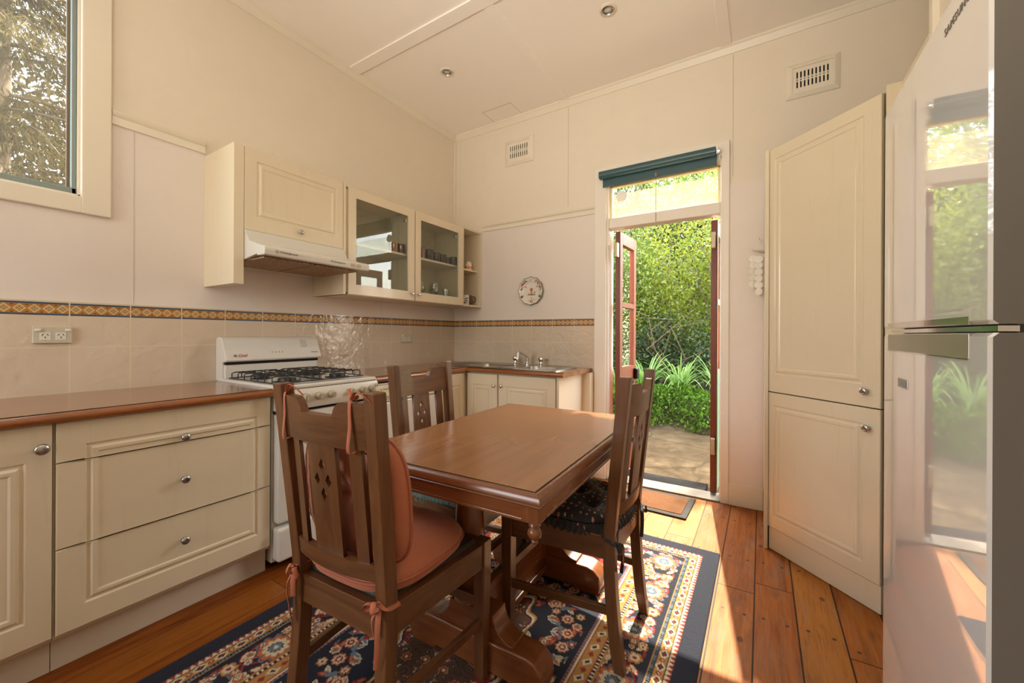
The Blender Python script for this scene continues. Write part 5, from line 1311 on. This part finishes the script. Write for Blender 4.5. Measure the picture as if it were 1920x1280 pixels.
def shrub(name, label, c, r, n, size, mi, stems=5, cat='shrub', clumps=44, lump=.22, gz=.35):
    o = thing(name, (c[0], c[1], gz), label, cat, 'garden shrubs and trees')
    leaves('foliage', ell(n, c, r, .45, lump, clumps), size, M_l[mi], o, up=.1)
    A = MB()
    for k in range(stems):
        a = random.uniform(0, 2 * PI); bx, by = c[0] + random.uniform(-.25, .25), c[1] + random.uniform(-.2, .2)
        tx, ty, tz = c[0] + math.cos(a) * r[0] * .7, c[1] + math.sin(a) * r[1] * .6 - .1, c[2] + r[2] * random.uniform(.2, .8)
        pts = [(bx + (tx - bx) * q ** 1.5 + random.uniform(-.04, .04), by + (ty - by) * q ** 1.5 + random.uniform(-.04, .04), gz + (tz - gz) * q) for q in [i / 7 for i in range(8)]]
        rr = [.026 * (1 - .8 * i / 7) for i in range(8)]; A.tube(pts, rr, 6)
        for j in (3, 5):
            p = pts[j]; A.tube([p, (p[0] + random.uniform(-.3, .3), p[1] - random.uniform(0, .3), p[2] + random.uniform(.2, .5)), (p[0] + random.uniform(-.4, .4), p[1] - random.uniform(.1, .4), p[2] + random.uniform(.5, .9))], [.009, .006, .003], 5)
    A.build('stem', M_bark, o, smooth=60)
    return o
shrub('leafy_shrub', 'bright yellow-green bush filling the middle of the garden doorway', (1.25, 3.75, 1.65), (.85, .55, 1.55), 15000, .062, 0, 7)
shrub('leafy_shrub', 'mid-green bush on the left of the garden doorway, behind the open door leaf', (.30, 3.55, 1.55), (.75, .5, 1.5), 12000, .06, 1, 5)
shrub('leafy_shrub', 'leafy bush on the right of the garden doorway with bare brown stems', (2.25, 3.65, 1.6), (.7, .5, 1.55), 9000, .06, 0, 9, clumps=34)
shrub('leafy_shrub', 'shaded low dark-green bush behind the strappy plants', (1.45, 3.2, .85), (.8, .3, .5), 7000, .05, 2, 4)
shrub('leafy_shrub', 'bush at the far left of the garden', (-1.0, 3.5, 1.5), (.8, .6, 1.6), 9000, .065, 1, 4)
shrub('leafy_shrub', 'bush at the far right of the garden', (3.5, 3.8, 1.6), (.8, .6, 1.7), 8000, .065, 0, 4)
shrub('garden_tree', 'dark green tree behind the bushes on the left of the doorway view', (-.3, 5.6, 2.4), (1.5, .9, 2.4), 14000, .085, 2, 4, 'tree')
shrub('garden_tree', 'yellow-leaved tree behind the bushes, seen through the upper doorway', (1.5, 5.8, 2.7), (1.4, .9, 2.3), 12000, .08, 5, 5, 'tree', lump=.2)
shrub('garden_tree', 'green tree at the back right, seen through the transom window', (3.0, 5.6, 2.5), (1.4, .9, 2.3), 10000, .085, 1, 4, 'tree')
tr = thing('garden_tree', (.2, 4.9, .4), 'tall tree whose sparse upper branch overhangs the garden path', 'tree', 'garden shrubs and trees')
MB().tube([(.2, 4.9, .3), (.25, 4.85, 2.0), (.45, 4.7, 3.6), (.9, 4.5, 4.3), (1.5, 4.3, 4.7), (2.1, 4.1, 4.8)], [.08, .07, .055, .04, .025, .01], 8).build('trunk', M_bark, tr, smooth=60)
leaves('foliage', np.concatenate([ell(1700, (1.45, 4.25, 3.75), (.85, .45, .62), .2, .4, 40), ell(420, (1.5, 4.25, 4.95), (.6, .4, .2), .2, .35, 12), ell(900, (-.3, 4.9, 4.6), (1.0, .7, .8), .3, .3, 20)]), .085, M_l[1], tr)
shrub('garden_tree', 'dense dark hedge tree closing the view at the back left of the garden', (-.6, 6.9, 2.2), (1.7, .5, 2.6), 18000, .15, 2, 3, 'tree', 80, .33)
shrub('garden_tree', 'dense dark hedge tree closing the view at the back right of the garden', (1.9, 7.0, 2.2), (1.7, .5, 2.6), 18000, .15, 2, 3, 'tree', 80, .33)
# ivy ground cover on the bank
n = 15000; X = rng.uniform(-.9, 3.6, n); q = rng.uniform(0, 1, n) ** .8
bump_ = .05 * np.sin(X * 5.1) + .04 * np.sin(X * 11 + 2)
Yv = 2.12 + .35 * q + .5 * np.clip(q - .7, 0, 1) + bump_ + rng.normal(0, .035, n); Zv = -.01 + .44 * np.sin(np.clip(q, 0, 1) * PI / 2) + bump_ * q * .5 + rng.normal(0, .02, n)
gc = leaves('ground_cover', np.stack([X, Yv, Zv], -1), .042, M_l[3], None, up=.15, aspect=.85, dirs=np.tile(np.array([[0, -.9, .25]]), (n, 1)))
tag(gc, 'bright green small-leaved ground cover along the garden path', 'ground cover', None, 'stuff')
def strappy(x, y, z, n, label):
    o = thing('strappy_plant', (x, y, z), label, 'plant', 'strappy-leaved plants in the garden bed')
    A = MB()
    for k in range(n):
        a = rng.uniform(0, 2 * PI); L = rng.uniform(.45, .85); out = rng.uniform(.45, 1.0); w = rng.uniform(.014, .026)
        d = Vector((math.cos(a), math.sin(a), 0)); s = Vector((-d.y, d.x, 0)); prev = []
        for i in range(8):
            t = i / 7; p = Vector((x, y, z)) + d * (.03 + L * out * t ** 1.4) + Vector((0, 0, L * (1.25 * t - .95 * out * t ** 2.4)))
            ww = w * (1 - t ** 3) * .5 + .0008; prev.append((p + s * ww, p - s * ww))
        o0 = len(A.v)
        for l, r in prev: A.v += [tuple(l), tuple(r)]
        for i in range(7): A.f.append((o0 + 2 * i, o0 + 2 * i + 1, o0 + 2 * i + 3, o0 + 2 * i + 2))
    A.build('blade', M_l[4], o, fix=False)
for x, y, n_, l in ((.78, 2.72, 46, 'strappy green plant left of the doorway centre, nearest the open door leaf'), (1.22, 2.68, 52, 'strappy green plant in the middle of the garden bed'), (1.66, 2.72, 60, 'largest strappy green plant, right of the middle of the garden bed'), (2.12, 2.75, 48, 'strappy green plant at the right of the garden bed')):
    strappy(x, y, .30, n_, l)
# conifer outside the left window
M_con = leafmat('brown_green_needles', (.035, .03, .012), (.12, .09, .035), .3, .7, .1)
tr = thing('conifer_tree', (-3.0, -2.6, -.15), 'shaggy brownish conifer outside the left window', 'tree')
MB().tube([(-3.0, -2.6, -.2), (-2.95, -2.6, 2), (-2.9, -2.55, 4), (-2.9, -2.5, 6)], [.2, .17, .12, .05], 10).build('trunk', M_bark, tr, smooth=60)
A = MB(); pts = []; dirs = []
for k in range(95):
    a = random.uniform(-1.5, 1.5); z = random.uniform(.9, 5.2); L = random.uniform(1.1, 2.0) * (1.15 - z / 9)
    b = Vector((-2.95, -2.58, z)); prev = []
    for i in range(9):
        q = i / 8; prev.append(b + Vector((math.cos(a) * L * q, math.sin(a) * L * q + .05 * math.sin(q * 5 + k), -.55 * q ** 2 + .15 * q)))
    A.tube(prev, [.016 * (1 - .85 * i / 8) for i in range(9)], 5)
    for i in range(620):
        q = random.uniform(.15, 1); p = prev[min(8, int(q * 8))].lerp(prev[min(8, int(q * 8) + 1)], q * 8 % 1)
        pts.append((p.x + random.gauss(0, .09), p.y + random.gauss(0, .11), p.z + random.gauss(0, .05) - random.random() * .12)); dirs.append((math.cos(a) * .5, math.sin(a) * .5, -.8))
A.build('branch', M_bark, tr, smooth=60)
leaves('foliage', np.array(pts), .085, M_con, tr, up=0, aspect=.10, dirs=np.array(dirs))
shrub('garden_tree', 'brownish tree standing behind the conifer outside the left window', (-5.6, -2.9, 2.6), (.9, 2.4, 2.8), 26000, .11, 6, 4, 'tree', 80, .33, gz=-.15)
# ------------------------------------------------------------------ camera
cam = bpy.data.cameras.new('camera'); co = bpy.data.objects.new('camera', cam); COL.objects.link(co); scn.camera = co
cam.sensor_width = 36; cam.sensor_fit = 'HORIZONTAL'; cam.lens = 748.0 / 1920 * 36; cam.shift_y = -13.04 / 1920; cam.clip_start = .02
R = Matrix.Rotation(math.radians(32.0106), 4, 'Z') @ Matrix.Rotation(PI / 2, 4, 'X') @ Matrix.Rotation(math.radians(.2554), 4, 'Z')
co.matrix_world = Matrix.Translation((2.58654, -3.05691, 1.1315)) @ R
# ------------------------------------------------------------------ light
sd = Vector((.155, -1, -1.19)).normalized()
sl = bpy.data.lights.new('sun', 'SUN'); sl.energy = 6.8; sl.angle = math.radians(.6); sl.color = (1, .88, .68)
so = bpy.data.objects.new('sun', sl); COL.objects.link(so); so.rotation_euler = sd.to_track_quat('-Z', 'Y').to_euler()
w = bpy.data.worlds.new('world'); scn.world = w; w.use_nodes = True; nt = w.node_tree; nt.nodes.clear()
sk = nt.nodes.new('ShaderNodeTexSky'); sk.sky_type = 'NISHITA'; sk.sun_disc = False; sk.sun_elevation = math.radians(49); sk.sun_rotation = math.radians(9); sk.air_density = 1.3; sk.dust_density = 4; sk.ozone_density = .6
bg = nt.nodes.new('ShaderNodeBackground'); bg.inputs[1].default_value = .95
mx = nt.nodes.new('ShaderNodeMix'); mx.data_type = 'RGBA'; mx.inputs[0].default_value = .35; mx.inputs[7].default_value = (3.0, 2.9, 2.7, 1)
nt.links.new(sk.outputs[0], mx.inputs[6]); nt.links.new(mx.outputs[2], bg.inputs[0])
wo = nt.nodes.new('ShaderNodeOutputWorld'); nt.links.new(bg.outputs[0], wo.inputs[0])
def area(name, loc, rot, sx, sy, e, col=(1, .93, .82), portal=False):
    l = bpy.data.lights.new(name, 'AREA'); l.shape = 'RECTANGLE'; l.size = sx; l.size_y = sy; l.energy = e; l.color = col
    o = bpy.data.objects.new(name, l); COL.objects.link(o); o.location = loc; o.rotation_euler = rot
    if portal: l.cycles.is_portal = True
    return o
area('door_portal', (1.955, .13, 1.17), (-PI / 2, 0, 0), .80, 2.34, 1, portal=True)
area('window_portal', (-.125, (WY0 + WY1) / 2, (WZ0 + WZ1) / 2), (0, -PI / 2, 0), WZ1 - WZ0, WY1 - WY0, 1, portal=True)
area('rear_fill_light', (.8, YB - .02, 1.6), (PI / 2, 0, 0), .85, 1.3, 5, (1, .86, .68))  # added fill lamp in the rear opening, no real source there
area('fill_uplight', (1.9, -3.45, 1.9), (PI - .55, 0, 0), 1.6, 1.0, 9, (1, .91, .78))  # added unseen fill behind the camera, tilted up at the ceiling
sp = bpy.data.lights.new('ceiling_fill_spot', 'SPOT'); sp.energy = 62; sp.color = (1, .92, .80); sp.spot_size = math.radians(62); sp.spot_blend = 1; sp.shadow_soft_size = .35  # added unseen fill behind the camera, brightens the middle of the ceiling
spo = bpy.data.objects.new('ceiling_fill_spot', sp); COL.objects.link(spo); spo.location = (2.2, -4.0, 1.5); spo.rotation_euler = (Vector((1.75, -1.0, 3.08)) - Vector((2.2, -4.0, 1.5))).to_track_quat('-Z', 'Y').to_euler()
scn.view_settings.view_transform = 'Standard'; scn.view_settings.look = 'None'; scn.view_settings.exposure = 1.36

cy = scn.cycles
cy.max_bounces = 8; cy.diffuse_bounces = 5; cy.glossy_bounces = 3; cy.transmission_bounces = 4; cy.transparent_max_bounces = 10
cy.use_adaptive_sampling = True; cy.adaptive_threshold = .02
cy.sample_clamp_indirect = 8; cy.caustics_reflective = False; cy.caustics_refractive = False
